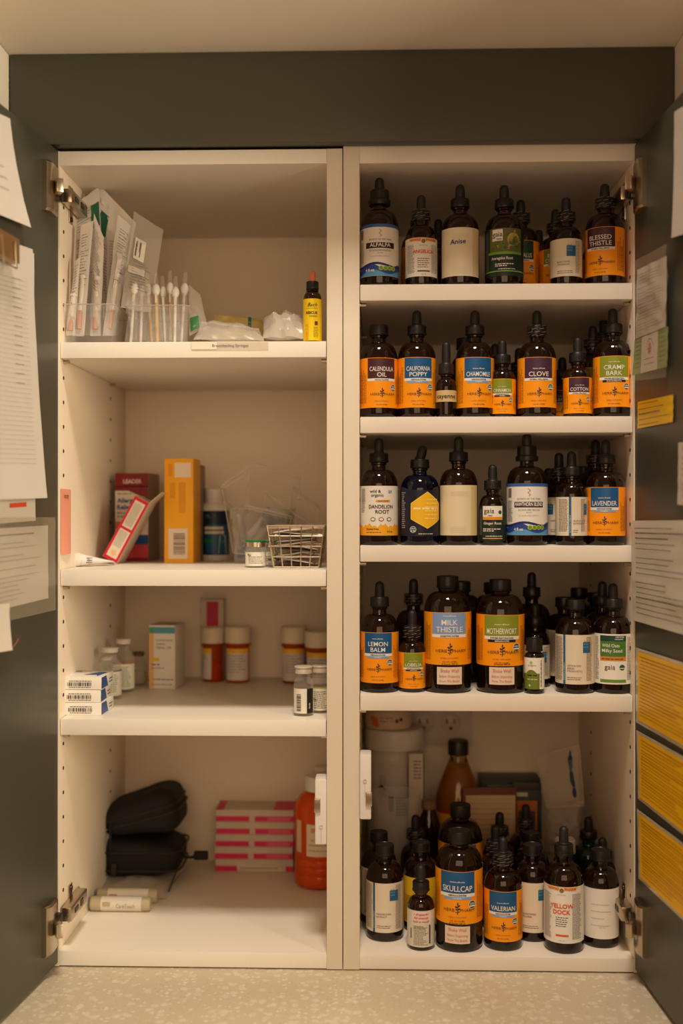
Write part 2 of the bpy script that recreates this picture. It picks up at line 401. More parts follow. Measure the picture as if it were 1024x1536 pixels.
def plain(c=CREAM, hand=None, faint=True, handc=(30, 40, 130)):
    def f(p, v0, v1, r):
        a = r*1.25; H = v1-v0
        p.rect(-a, a, v0, v1, c, 1); q = tuple(int(x*.93) for x in c)
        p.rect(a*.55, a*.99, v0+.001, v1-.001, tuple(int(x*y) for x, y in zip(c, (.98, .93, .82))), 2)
        if faint:
            for t in range(3): p.dashes(-.010, .013, v1-.009-t*.0022, .0005, q, 3)
            for t in range(4): p.dashes(-.010, .010, v0+.0035+t*.0023, .0005, q, 3)
        if hand: p.text(hand, -.003, v0+H*.66, .0062, handc, 4, bold=.012, it=.12, rot=3)
    return f
def lined(p, v0, v1, r):
    a = r*1.35; H = v1-v0; p.rect(-a, a, v0, v1, (230, 224, 214), 1)
    for t, w_ in enumerate((.019, .021, .014, .02)): p.dashes(-.012, -.012+w_*1.2, v0+H*.68-t*H*.14, .0008, (186, 176, 166), 3)
    p.text('120 ml', .002, v0+H*.22, .0022, (186, 176, 166), 3, bold=0)
def dandelion(p, v0, v1, r):
    a = PI*r*.82; H = v1-v0; Y = (240, 170, 30); p.rect(-a, a, v0, v1, (232, 228, 218), 1)
    n = 60; us = [-a+2*a*i/n for i in range(n+1)]
    p.strip([(u, v0+H*.19+.0016*math.sin(u*900)+.0014*math.sin(u*330)+.0012*abs(math.sin(u*160))) for u in us], [(u, v0+.0003) for u in us], Y, 2)
    p.text('wild &', -.0045, v1-.0085, .0038, DK, 3, bold=.012); p.text('organic', -.002, v1-.0135, .0038, DK, 3, bold=.012)
    p.rect(-.004, .015, v1-.0205, v1-.0178, (238, 164, 60), 3); p.text('LIQUID DROPS', .0055, v1-.02, .0016, (120, 70, 20), 4, fit=.014)
    p.text('DANDELION', .003, v1-.0285, .0045, (48, 38, 34), 3, fit=.032, bold=.015); p.text('ROOT', .0045, v1-.035, .0045, (48, 38, 34), 3, bold=.015, fit=.018)
    for i, c in enumerate(((74, 130, 60), (170, 60, 60), (40, 110, 60))): p.disc(-.0075+i*.0105, v1-.0425, .0034, c, 3, ry=.0026); p.disc(-.0075+i*.0105, v1-.0425, .0024, WHITE, 4, ry=.0016)
    p.text('Alcohol Free', -.0085, v0+.0072, .0022, (60, 40, 20), 3, bold=.02, fit=.018); p.dashes(-.017, .003, v0+.0035, .001, (120, 76, 20), 3); p.text('4 fl oz', .0145, v0+.004, .0022, (60, 40, 20), 3, bold=.02)
    p.rect(-.026, -.0185, v1-.021, v1-.003, (200, 196, 188), 2); p.para(-.0255, -.019, v1-.004, v1-.034, .0007, .0018, (100, 94, 90), 3); p.dashes(.0125, .0185, v1-.007, .0009, DK, 3); p.dashes(.0125, .0175, v1-.009, .0009, DK, 3)
def hexlab(p, v0, v1, r):
    a = PI*r*.8; H = v1-v0; p.rect(-a, a, v0, v1, (20, 22, 42), 1); cx = .0035; Y = (240, 188, 30)
    for hw, e, c, l in ((.0215, 0, (250, 212, 90), 3), (.0205, .0012, Y, 4)):
        us = [-hw+2*hw*i/24 for i in range(25)]
        p.strip([(cx+u, v1-.002-e-(.015)*abs(u)/.0215) for u in us], [(cx+u, v0+.0095+e+.012*abs(u)/.0215) for u in us], c, l)
    for t in range(6): p.dashes(cx-.0035 if t > 1 else cx-.001, cx+.0165, v1-.0125-t*.0048, .0011, (252, 230, 150), 5)
    p.dashes(cx-.018, cx+.017, v0+H*.58, .0022, (252, 236, 170), 5)
    p.disc(-.015, v0+.0085, .0042, WHITE, 3); p.disc(-.015, v0+.0085, .0037, (46, 110, 90), 4); p.text('USDA', -.015, v0+.0088, .0016, WHITE, 5); p.rect(-.018, -.012, v0+.006, v0+.0072, WHITE, 5)
    p.dashes(-.008, .012, v0+.0025, .001, (200, 200, 190), 3); p.para(-.034, -.0265, v1-.003, v0+.01, .001, .0026, (190, 180, 180), 3)
def tape(p, v0, v1, r):
    p.rect(-r*1.6, r*1.6, v0+.020, v0+.0345, (206, 182, 128), 1); p.text('cayenne', 0, v0+.0245, .0055, (40, 32, 28), 3, bold=.01, fit=.0275)
def rescue(p, v0, v1, r):
    Y = (246, 212, 20); a = PI*r*.95; p.rect(-a, a, v0, v1, Y, 1)
    p.text('Bach', 0.001, v1-.010, .0046, (40, 34, 30), 3, it=.4, bold=0); p.tt = [p.dashes(-.006, .008, v1-.0125, .0004, DK, 3)]
    p.text('RESCUE', .0005, v1-.0195, .0030, (40, 34, 24), 3, fit=.0185, bold=.03); p.text('REMEDY', .003, v1-.0235, .002, (60, 54, 30), 3, bold=0)
    p.text('RESCUE', -.0035, v0+.001, .0042, (244, 176, 20), 3, rot=90, al='l', bold=.03); p.rect(.0045, .0085, v1-.034, v1-.029, (110, 60, 40), 3)
    p.para(.003, .0095, v1-.0365, v0+.004, .0007, .002, (150, 130, 20), 3)
def redhand(p, v0, v1, r):
    a = PI*r*.75; H = v1-v0; p.rect(-a, a, v0, v1, (214, 208, 190), 1); R = (212, 60, 40); p.rect(-.0125, .0135, v0+H*.62, v1-.001, (226, 216, 206), 2)
    for i, t in enumerate(('1 dropperful', 'full strength', 'hold in mouth')): p.text(t, 0, v0+H*.88-i*H*.1, .0026, R, 4, fit=.025, it=.3, bold=.02)
    p.para(-.0095, .0095, v0+H*.58, v0+H*.05, .0006, .0018, (100, 96, 84), 3, rag=.4); p.text('ECHINACEA', -.002, v0+H*.52, .0018, (110, 104, 90), 3, bold=0)
    p.rect(.0108, .013, v0+.004, v0+H*.6, (52, 54, 46), 3); p.rect(-.0145, -.0128, v0+.01, v0+H*.5, (80, 90, 74), 3)
def yellowlab(p, v0, v1, r):
    a = PI*r*.8; p.rect(-a, a, v0, v1, (240, 196, 40), 1); p.text('gold', 0, v0+(v1-v0)*.7, .004, DK, 3); p.para(-.024, .02, v0+(v1-v0)*.6, v0+.003, .0007, .002, (110, 80, 20), 3)
def oillab(p, v0, v1, r):
    a = PI*r*.85; H = v1-v0; G = (110, 124, 40); p.rect(-a, a, v0, v1, WHITE, 1); p.rect(-a, .0068, v0, v0+H*.5, G, 2)
    us = [-.011+.0178*i/8 for i in range(9)]; p.strip([(u, v0+H*.62-90*(u+.004)**2) for u in us], [(u, v0+H*.45) for u in us], G, 2); p.disc(-.004, v0+H*.85, .0018, (160, 190, 80), 3)
    p.text('oregano', -.003, v0+H*.74, .0022, (90, 100, 60), 3, bold=0, fit=.011); p.dashes(-.009, .004, v0+H*.42, .0016, (40, 50, 20), 3); p.dashes(-.009, .004, v0+H*.3, .0012, (200, 206, 160), 3)
    p.disc(-.006, v0+H*.12, .0014, (190, 210, 210), 3); p.dashes(v0+.003, v1-.003, .0085, .0012, (70, 64, 60), 3, rot=1)
def pillab(c=(222, 210, 204)):
    def f(p, v0, v1, r):
        p.rect(-r*1.3, r*1.3, v0, v1, c, 1); p.rect(-r*1.3, r*1.3, v1-.007, v1, (244, 186, 40), 2)
        for t in range(7): p.dashes(-r*.8, r*random.uniform(.3, .9), v1-.0115-t*.0042, .0012, (130, 118, 118), 3)
    return f
def viallab(col, side):
    def f(p, v0, v1, r):
        p.rect(-r*1.25, r*1.5, v0, v1, (232, 228, 210), 1)
        if side: p.rect(r*.35, r*1.2, v0, v1, col, 2); p.text('Sterile', r*.7, v0+.006, .002, WHITE, 3, rot=90, al='l'); p.barcode(-r*.75, -r*.25, v0+.003, v1-.006, 3, vert=False)
        else: p.rect(-r*1.25, r*1.5, v1-.002, v1, col, 2); p.text('Rx', -r*.6, v0+.013, .003, DK, 3); p.para(-r*.7, r*.8, v1-.006, v0+.003, .0008, .0026, (80, 80, 76), 3)
    return f

# ---------------------------------------------------------------- bottles
# kind: r, shoulder z, neck base z, neck r, cap z0, cap z1, cap r, bulb top, bulb r, label v0, v1
K = {
 '4': (.0245, .078, .099, .0088, .1085, .1205, .0125, .1410, .0062, .0125, .0770),
 '2': (.0198, .062, .079, .0085, .0875, .0985, .0118, .1190, .0060, .0120, .0605),
 '1': (.0168, .051, .064, .0075, .0710, .0830, .0112, .1035, .0058, .0050, .0505),
 '8': (.0302, .101, .124, .0110, .1280, .1430, .0145, .1430, .0065, .0350, .0995),
 'h': (.0128, .0385, .048, .0062, .0530, .0660, .0100, .0930, .0056, .0, .06),
 'r': (.0118, .062, .072, .0065, .0760, .0870, .0082, .1020, .0046, .0035, .0615),
 'e': (.0123, .0470, .0515, .0070, .0530, .0695, .0108, .0695, .005, .0060, .0455),
}
def bottle(px, Y, zs, kind, top, label, lab=None, rot=0, cap='drop', glass=None, liquid=None, group=None, rs=1.0, band=None, tilt=0, bulbm=None, collar=False, extra=None, lr=None, name=None):
    r, sh, nb, nr, c0, c1, cr, bt, br, v0, v1 = K[kind]; r *= rs
    if cap == 'screw': bt = c1 = (c1 if kind in '8e' else c0+.0135); cr = cr*(1 if kind in '8e' else 1.0)
    H = P(px, top, Y).z-zs; s = H/bt; s = max(.82, min(1.22, s))
    glass = glass or AMBER; liquid = liquid or TINCT
    x = X(px, Y)
    face = math.degrees(math.atan2(x, Y+D0))*-1
    root = empty(name or ('dropper_bottle' if cap == 'drop' else 'screw_cap_bottle'), (x, Y, zs+.0002), face+rot, label, 'bottle', group)
    def q(z): return z*s
    # body
    pr = [(0, 0.0016), (r*.62, .0014), (r*.80, 0), (r*.93, .0008), (r*.985, .003), (r, .0065), (r, q(sh)*.5), (r, q(sh)-.002)]
    n = 9; z0 = q(sh)-.002; z1 = q(nb)
    for i in range(1, n+1):
        t = i/n
        pr.append((nr+(r-nr)*max(0, math.cos(t*PI/2))**.82+(0.0006 if i == n else 0), z0+(z1-z0)*math.sin(t*PI/2)**1.05))
    pr += [(nr, z1+.0015), (nr, q(c0)-.0035), (nr+.0014, q(c0)-.0026), (nr+.0014, q(c0)-.0008), (nr-.0006, q(c0)+.001), (nr-.0006, q(c0)+.004), (0, q(c0)+.004)]
    b = MB(); b.lathe(pr, glass, 44); b.build('glass_body', root)
    if kind != 'h' or True:
        li = MB(); ri = r-.0022
        li.lathe([(0, .0085), (ri*.55, .0075), (ri*.86, .0052), (ri, .0085), (ri, q(sh)-.006), (ri*.93, q(sh)+.0005), (0, q(sh)+.0005)], liquid, 36); li.build('liquid', root)
    # cap
    c = MB(); h0, h1 = q(c0), q(c1)
    if cap == 'screw':
        c.lathe([(cr*.7, h0), (cr*.97, h0), (cr, h0+.0008), (cr, h0+.0022), (cr*.965, h0+.0026), (cr*.965, h1-.0012), (cr*.93, h1-.0002), (cr*.86, h1), (cr*.82, h1-.0006), (0, h1-.0006)], BLACKP, 56, rib=(h0+.0024, h1-.001, -.00035))
        c.build('screw_cap', root)
    else:
        if collar: c.lathe([(cr*.8, h0-.003), (cr*1.12, h0-.003), (cr*1.16, h0), (cr*1.14, h0+.003), (cr, h0+.0045), (cr*.98, h1+.003), (cr*.86, h1+.0045), (br, h1+.0048), (0, h1+.0048)], BLACKP, 44); h1 += .003
        else: c.lathe([(cr*.7, h0), (cr*.97, h0), (cr, h0+.0008), (cr, h0+.0022), (cr*.965, h0+.0026), (cr*.965, h1-.001), (cr*.9, h1), (br, h1+.0002), (0, h1+.0002)], BLACKP, 56, rib=(h0+.0024, h1-.0008, -.00035))
        c.build('screw_cap', root)
        u = MB(); ht = q(bt); L_ = ht-h1
        prof = [(br*1.12, h1-.001), (br*1.12, h1+.0012), (br*.98, h1+.002), (br*1.0, h1+L_*.35), (br*.94, ht-br*.9)]
        for i in range(1, 7): a = i/6*PI/2; prof.append((br*.94*math.cos(a), ht-br*.9+br*.9*math.sin(a)))
        M_ = T(0, 0, h1) @ Ry(tilt) @ T(0, 0, -h1) if tilt else None
        u.lathe(prof, bulbm or RUBBER, 24, M_); u.build('rubber_bulb', root)
    if band:
        g = MB(); bc = film('shrink_band_film', (60, 54, 50), .10, .15)
        g.lathe([(cr+.0004, h0-.004), (cr+.0009, h0), (cr+.0006, h1), (cr*.8, h1+.0012)], bc, 36)
        g.f.pop(); g.m.pop()
        if g.f and len(g.f[-1]) > 6: g.f.pop(); g.m.pop()
        pb = Print(g, cr+.001)
        k = 0; zb = h0-.002
        while zb < h1:
            u0 = -cr*1.4+(k % 2)*.004
            while u0 < cr*1.4:
                pb.pl([(u0, zb), (u0+.0065, zb+.0012), (u0+.0065, zb+.0016), (u0, zb+.0004)], (150, 140, 128), 2); u0 += .0095
            zb += .0040; k += 1
        g.build('shrink_band', root)
    if lab:
        m = MB(); p = Print(m, r+.00015); lab(p, q(v0), q(v1), r); m.build('paper_label', root)
    if extra: extra(root, r, s)
    return root
def shake(root, r, s):
    m = MB(); p = Print(m, r+.0002); C_ = (214, 90, 70)
    p.rect(-.0165, .0165, .0115, .0335, (228, 212, 192), 1); p.text('Shake Well', 0, .027, .0042, C_, 3, bold=0, fit=.023); p.text('Before Dispensing', 0, .0205, .0031, C_, 3, bold=0, fit=.026); p.text('From This Bottle', 0, .0145, .0031, C_, 3, bold=0, fit=.025)
    p.text('8 Ounces 240 ml', 0, .0365, .002, DK, 8, bold=.02)
    m.build('warning_sticker', root)

# ================================================================ the alcove and cabinets
# key levels
xL0, xL1 = X(89, 0), X(490, 0)          # left cabinet, inner faces
xR0, xR1 = X(539, 0), X(950, 0)         # right cabinet, inner faces
xM = X(514, 0)
DEP = 0.378
PT = 0.018
zTop_o, zTop_i = Z(290, 225), Z(290, 246.5)
zBot_i = Z(290, 1428.5)
zTopR_i = Z(745, 243)
zRail0, zRail1 = Z(512, 220.5), Z(512, 86)
xA0, xA1 = X(22, 0), X(1004, 0)
zL = [Z(290, y) for y in (512, 855, 1080)]
zR = [Z(745, y) for y in (425, 624.5, 818.5, 1043)]
zBR = Z(745, 1435.5)

# room shell
cm = MB(); cm.box(xA0-.6, xA1+.6, -.20, .40, zRail1+.001, zRail1+.03, WALLP); struct('ceiling', cm)
wm = MB(); wm.box(xA0-.05, xA0-.002, -.40, .40, -.02, zRail1, WALLP); struct('wall_left', wm)
wm = MB(); wm.box(xA1+.002, xA1+.05, -.40, .40, -.02, zRail1, WALLP); struct('wall_right', wm)
wm = MB(); wm.box(xA0-.05, xA1+.05, .402, .43, -.02, zRail1, WALLP); struct('wall_back', wm)
rm = MB(); rm.box(xA0, xA1, -.020, -.002, zRail0, zRail1, DARKPAINT, .0012)
struct('trim_1', rm)
# side fillers between cabinet and wall
fm = MB(); fm.box(xA0, xL0-PT-.001, -.002, .016, 0.002, zRail0, LAM); struct('trim_2', fm)
fm = MB(); fm.box(xR1+PT+.001, xA1, -.002, .016, 0.002, zRail0, LAM); struct('trim_3', fm)

# countertop, speckled solid surface
def terrazzo():
    m = bpy.data.materials.new('speckled_counter'); m.use_nodes = True; nt = m.node_tree; b = nt.nodes['Principled BSDF']; N = nt.nodes.new; Lk = nt.links.new
    tc = N('ShaderNodeTexCoord'); base = lin((202, 188, 162)); cur = None
    dn = N('ShaderNodeTexNoise'); dn.inputs['Scale'].default_value = 160; Lk(tc.outputs['Object'], dn.inputs['Vector'])
    vm = N('ShaderNodeVectorMath'); vm.operation = 'SCALE'; vm.inputs[3].default_value = .0065; Lk(dn.outputs['Color'], vm.inputs[0])
    ad = N('ShaderNodeVectorMath'); Lk(tc.outputs['Object'], ad.inputs[0]); Lk(vm.outputs[0], ad.inputs[1])
    for sc, th, col in ((80, .27, (222, 212, 194)), (125, .22, (230, 220, 204)), (200, .16, (182, 167, 144)), (60, .2, (216, 204, 186))):
        v = N('ShaderNodeTexVoronoi'); v.inputs['Scale'].default_value = sc; Lk(ad.outputs[0], v.inputs['Vector'])
        r1 = N('ShaderNodeMath'); r1.operation = 'LESS_THAN'; r1.inputs[1].default_value = th+.1; Lk(v.outputs['Distance'], r1.inputs[0])
        sp = N('ShaderNodeSeparateColor'); Lk(v.outputs['Color'], sp.inputs[0])
        r2 = N('ShaderNodeMath'); r2.operation = 'GREATER_THAN'; r2.inputs[1].default_value = .5; Lk(sp.outputs[0], r2.inputs[0])
        mu = N('ShaderNodeMath'); mu.operation = 'MULTIPLY'; Lk(r1.outputs[0], mu.inputs[0]); Lk(r2.outputs[0], mu.inputs[1])
        m2 = N('ShaderNodeMath'); m2.operation = 'MULTIPLY'; m2.inputs[1].default_value = .6; Lk(mu.outputs[0], m2.inputs[0])
        mx = N('ShaderNodeMix'); mx.data_type = 'RGBA'; Lk(m2.outputs[0], mx.inputs[0]); mx.inputs[7].default_value = lin(col)
        if cur is None: mx.inputs[6].default_value = base
        else: Lk(cur, mx.inputs[6])
        cur = mx.outputs[2]
    Lk(cur, b.inputs['Base Color']); b.inputs['Roughness'].default_value = .35; return m
ct = MB(); ct.box(xA0-.002, xA1+.002, -.42, .40, -.032, -.0005, terrazzo(), .002)
tag(ct.build('countertop'), 'pale beige speckled stone countertop under the open wall cabinets', 'countertop')

def pinholes(mb, xf, sgn, y, levels):
    for z in levels:
        mb.lathe([(.0024, 0), (.0024, .0006), (0, .0006)], HOLE, 12, T(xf, y, z) @ Ry(90*sgn))
def cabinet(name, label, x0, x1, ztop_o, ztop_i, zbot_i, shelves, left):
    root = empty(name, ((x0+x1)/2, 0, 0), 0, label, 'cabinet', None); ox = (x0+x1)/2
    M = T(-ox, 0, 0)
    for k, (a, b) in enumerate(((x0-PT, x0), (x1, x1+PT))):
        if not left and k == 0: a = xM+.0006
        if left and k == 1: b = xM-.0006
        m = MB(); m.box(a, b, .0006, DEP, .001, ztop_o, LAMIN, .0003, M); m.box(a, b, -.0004, .0006, .001, ztop_o, EDGE, .0003, M)
        xf, sg = (b, 1) if k == 0 else (a, -1)
        z = .06
        while z < ztop_i-.03:
            for yy in (.018, .275): pinholes(m, xf-ox, sg, yy, [z])
            z += .0313
        m.build('side_panel', root)
    m = MB(); m.box(x0, x1, .0003, DEP, ztop_i, ztop_o, LAM, .0006, M); m.build('top_panel', root)
    m = MB(); m.box(x0, x1, .0003, DEP, .0015, zbot_i, LAM, .0008, M)
    m.build('bottom_panel', root)
    m = MB(); m.box(x0-PT, x1+PT-.002, DEP, DEP+.006, .003, ztop_o, LAMIN, 0, M); m.build('back_panel', root)
    for z in shelves:
        m = MB(); m.box(x0+.0008, x1-.0008, .0022, DEP-.004, z-.0205, z, LAM, .0011, M); s_ = m.build('shelf', root)
        for xx, sg in ((x0, 1), (x1, -1)):
            for yy in (.018, .275):
                h = MB(); h.lathe([(0, 0), (.0024, 0), (.0024, .008), (0, .008)], STEEL, 12, T(xx-ox, yy, z-.0235) @ Ry(90*sg)); h.build('shelf_pin', s_)
    return root, ox
cabL, oxL = cabinet('wall_cabinet', 'left white wall cabinet with medicine boxes, swabs and pill bottles on its shelves', xL0, xL1, zTop_o, zTop_i, zBot_i, zL, True)
cabR, oxR = cabinet('wall_cabinet', 'right white wall cabinet crowded with dark dropper bottles on four shelves', xR0, xR1, zTop_o+.004, zTopR_i, zBR, zR, False)

# doors
def door(cab, ox, hx, ang, sgn):
    """sgn -1: left door. local t axis runs from the hinge edge towards the viewer"""
    W_ = .345; z0, z1 = .006, zRail0-.002
    d = empty('door', (hx-ox, -.0015, 0)); d.parent = cab
    a = math.radians(ang)*sgn           # sgn -1 swings the free edge towards -x
    d.rotation_euler = (0, 0, a)
    # local frame: door runs along -Y from 0 to -W; inner face at x=0, thickness to the outside (sgn side)
    m = MB(); x0, x1 = (0, .019) if sgn > 0 else (-.019, 0)
    m.box(x0, x1, -W_, -.0005, z0, z1, DARKPAINT, .0008)
    d2 = m.build('door', cab); d2.location = d.location; d2.rotation_euler = d.rotation_euler
    bpy.data.objects.remove(d)
    # bar handle on the outside face
    hh = MB(); xo = .019*sgn
    hh.tube([(xo, -.31, .10), (xo+.028*sgn, -.31, .10), (xo+.028*sgn, -.31, .26), (xo, -.31, .26)], .005, STEEL, 12); hh.build('handle', d2)
    for zc in (Z(68 if sgn < 0 else 965, 281 if sgn < 0 else 276, -.04), Z(68 if sgn < 0 else 965, 1393, -.04)):
        s = -sgn                         # direction towards the cabinet interior
        h = MB()
        # curved cover plate on the door
        pts = []
        for k in range(9):
            t = k/8; pts.append((-.016-.036*t, s*(.0012+.0095*math.sin(PI*min(1, t*.62+.38)*.5+PI*.0)*(1 if t < .8 else 1-(t-.8)*2.2))))
        vs = []; n = len(pts)
        ring = [(s*.0, -.016)]+[(x, y) for y, x in pts]+[(s*.0, -.052)]
        nn = len(ring); zz = (-.031, -.0285, .0285, .031); sc = (.72, 1, 1, .72); fs = []
        for zi, zk in enumerate(zz):
            for (x, y) in ring: vs.append((x*sc[zi], y, zc+zk))
        for zi in range(3):
            for k in range(nn-1): fs.append((zi*nn+k, zi*nn+k+1, (zi+1)*nn+k+1, (zi+1)*nn+k))
        fs.append(list(range(nn))); fs.append([3*nn+k for k in range(nn)])
        h.add(vs, fs, STEEL)
        h.box(min(0, s*.0125), max(0, s*.0125), -.027, -.0155, zc-.013, zc+.013, STEELD, .001)
        hg = h.build('hinge', d2)
        g = MB()
        # link from cup to the arm
        M = T(s*.004, -.022, zc) @ Rz(-s*54)
        g.box(min(0, s*.030), max(0, s*.030), -.004, .004, -.0085, .0085, STEEL, .001, M)
        g.build('hinge_link', hg)
    # arms fixed to the side panel
    for zc in (Z(68 if sgn < 0 else 965, 281 if sgn < 0 else 276, -.04), Z(68 if sgn < 0 else 965, 1393, -.04)):
        s = -sgn; g = MB(); xi = hx-ox; 
        def bx(a, b, *r): g.box(min(xi+s*a, xi+s*b), max(xi+s*a, xi+s*b), *r)
        bx(.0006, .003, .022, .092, zc-.005, zc+.009, STEEL, .0008)
        bx(.003, .0165, .002, .080, zc-.007, zc+.011, STEEL, .0022)
        bx(.0165, .0172, .018, .034, zc-.001, zc+.005, STEELD, .0)
        bx(.0165, .0172, .046, .058, zc-.002, zc+.006, STEELD, .0)
        bx(.0006, .003, .040, .056, zc-.022, zc+.026, STEEL, .0008)
        for zz in (-.017, .021):
            g.lathe([(0, 0), (.0035, 0), (.003, .0018), (0, .0022)], STEELD, 14, T(xi+s*.003, .048, zc+zz) @ Ry(90*s))
        g.build('hinge_arm', cab)
    return d2
doorL = door(cabL, oxL, xL0-.001, 6.6, -1)
doorR = door(cabR, oxR, xR1+.001, 3.6, 1)

# magnetic catches on the middle uprights
def catch(cab, ox, xf, sgn, py0, py1, pinlow):
    z0, z1 = Z(512, py1), Z(512, py0); m = MB(); a, b = sorted((xf, xf+sgn*.0145))
    m.box(a-ox, b-ox, -.004, .028, z0, z1, WHITEP, .0022)
    c = m.build('door_catch', cab); g = MB(); zc = z0+(z1-z0)*(.60 if pinlow else .32); e = xf+sgn*.0125
    a, b = sorted((e-sgn*.005, e+sgn*.003)); g.box(a-ox, b-ox, -.0065, .004, zc-.009, zc+.009, STEEL, .001); g.build('latch_tongue', c)
    g = MB(); zc = z0+(z1-z0)*(.28 if pinlow else .60); g.lathe([(0, 0), (.0024, 0), (.0024, .0012), (.0016, .0012), (.0012, .0006), (0, .0006)], mat('moulded_screw_white', (206, 200, 190), .4), 14, T(xf+sgn*.0065-ox, -.004, zc) @ Rx(90))
    g.box(xf+sgn*.0058-ox, xf+sgn*.0072-ox, -.0044, -.004, zc-.02, zc-.003, mat('moulded_screw_white', (206, 200, 190), .4)); g.build('screw', c)
catch(cabL, oxL, xL1-.0003, -1, 1168, 1266, True)
catch(cabR, oxR, xR0+.0003, 1, 1131, 1228, False)

# ================================================================ bottles, right cabinet
G1, G2, G3, G4, G5 = ['bottles on the %s shelf of the right cabinet' % s for s in ('top', 'second', 'third', 'fourth')]+['bottles on the bottom panel of the right cabinet']
B = bottle; z1, z2, z3, z4 = zR; z5 = zBR; F = .036
B(569, F, z1, '4', 267, 'amber dropper bottle reading ALFALFA, white label with blue wave', secrets('ALFALFA'), 2, group=G1, collar=True)
B(631.5, .034, z1, '2', 293, 'small amber dropper bottle reading ANGELICA in orange letters', hawaii(['ANGELICA']), 8, group=G1, rs=1.03, band=True, liquid=TINCT)
B(690, F, z1, '4', 277, 'amber dropper bottle with plain cream label handwritten Anise in blue', plain(CREAM, 'Anise'), 0, group=G1)
B(756, F, z1, '4', 278, 'dropper bottle with green photo label reading Astragalus Root', gaia('Astragalus Root'), 3, group=G1)
B(849, F, z1, '2', 296, 'small dropper bottle reading BLACK COHOSH on beige label with blue square', wise(['BLACK COHOSH', 'CIMICIFUGA RAC.'], None, (.0005, .0118)), 0, group=G1, rs=1.02, band=True)
B(907, F, z1, '4', 276, 'tall dropper bottle with wrapped neck reading BLESSED THISTLE', herb(['BLESSED', 'THISTLE'], MAROON, seal=False, latin=False), -14, group=G1, rs=1.02, band=True)
B(629, .094, z1, '4', 331, 'orange-labelled screw-cap bottle hidden behind the ANGELICA bottle', herb(['ANISE'], OLIVE), 0, 'screw', group=G1)
B(657, .155, z1, '1', 329, 'black-bulbed small bottle between ANGELICA and Anise, behind both', None, 0, group=G1)
B(781, .098, z1, '4', 300, 'orange-labelled dropper bottle reading GALUS behind Astragalus Root', herb(['ASTRAGALUS'], (24, 68, 48), latin=False), -2, group=G1, band=True)
B(808, .16, z1, '2', 345, 'dark small bottle behind, right of the GALUS label', herb(['BILBERRY'], PLUM), 0, group=G1)
B(833, .088, z1, '2', 314, 'green-topped orange-labelled dropper bottle half behind the BLACK COHOSH bottle', herb(['BLACK', 'COHOSH'], OLIVE, latin=False, seal=False), 0, group=G1, band=True, rs=1.08)
B(893, .100, z1, '2', 372, 'orange-labelled bottle peeking out left of BLESSED THISTLE, behind it', herb(['BORAGE'], MAROON), 0, 'screw', group=G1)

B(568, F, z2, '4', 489, 'amber screw-cap bottle reading CALENDULA OIL on maroon and orange label', herb(['CALENDULA', 'OIL'], MAROON, 'WHOLE FLOWER', latin=False), 9, 'screw', group=G2)
B(625, F, z2, '4', 466, 'amber dropper bottle reading CALIFORNIA POPPY on blue and orange label', herb(['CALIFORNIA', 'POPPY'], BLUE, 'NERVOUS SYSTEM', 'CALMING', latin=False), 5, group=G2)
B(669, .028, z2, 'h', 513, 'tiny dropper bottle with masking tape handwritten cayenne', tape, 0, group=G2, rs=1.03)
B(712, F, z2, '4', 466, 'amber dropper bottle reading CHAMOMILE on blue and orange label', herb(['CHAMOMILE'], BLUE, 'NERVOUS SYSTEM', 'CALMING'), 12, group=G2)
B(753, .036, z2, '1', 510, 'small dropper bottle reading CINNAMON on olive and orange label', herb(['CINNAMON'], OLIVE, 'SYSTEM RESTORATION', 'WARMING', DK), 0, group=G2, rs=1.03)
B(805, F, z2, '4', 466, 'amber dropper bottle with wrapped neck reading CLOVE on plum label', herb(['CLOVE'], PLUM), 6, group=G2, band=True)
B(866, .034, z2, '1', 506, 'small dropper bottle reading COTTON on plum and orange label', herb(['COTTON'], PLUM), 8, group=G2, rs=1.08)
B(919, F, z2, '4', 463, 'amber dropper bottle reading CRAMP BARK on olive and orange label', herb(['CRAMP', 'BARK'], OLIVE, 'SYSTEM RESTORATION', 'MUSCULOSKELETAL', DK), 4, group=G2, rs=1.02)
B(697, .125, z2, '2', 508, 'dark bottle hidden behind and left of CHAMOMILE', None, 0, 'screw', group=G2)
B(742, .105, z2, '1', 516, 'dark-bulbed bottle behind, between CHAMOMILE and CINNAMON', None, 0, group=G2)
B(778, .12, z2, '1', 522, 'dark wrapped-neck bottle behind, between CINNAMON and CLOVE', None, 0, group=G2, band=True)
B(843, .12, z2, '1', 536, 'orange-labelled small bottle behind, between CLOVE and COTTON', herb(['CLEAVERS'], MAROON), 0, group=G2)
B(889, .098, z2, '4', 489, 'olive-labelled dropper bottle behind, between COTTON and CRAMP BARK', herb(['CORN SILK'], OLIVE), 0, group=G2, band=True)
B(905, .16, z2, '4', 476, 'rearmost wrapped-neck dropper bottle behind CRAMP BARK', None, 0, group=G2, band=True)

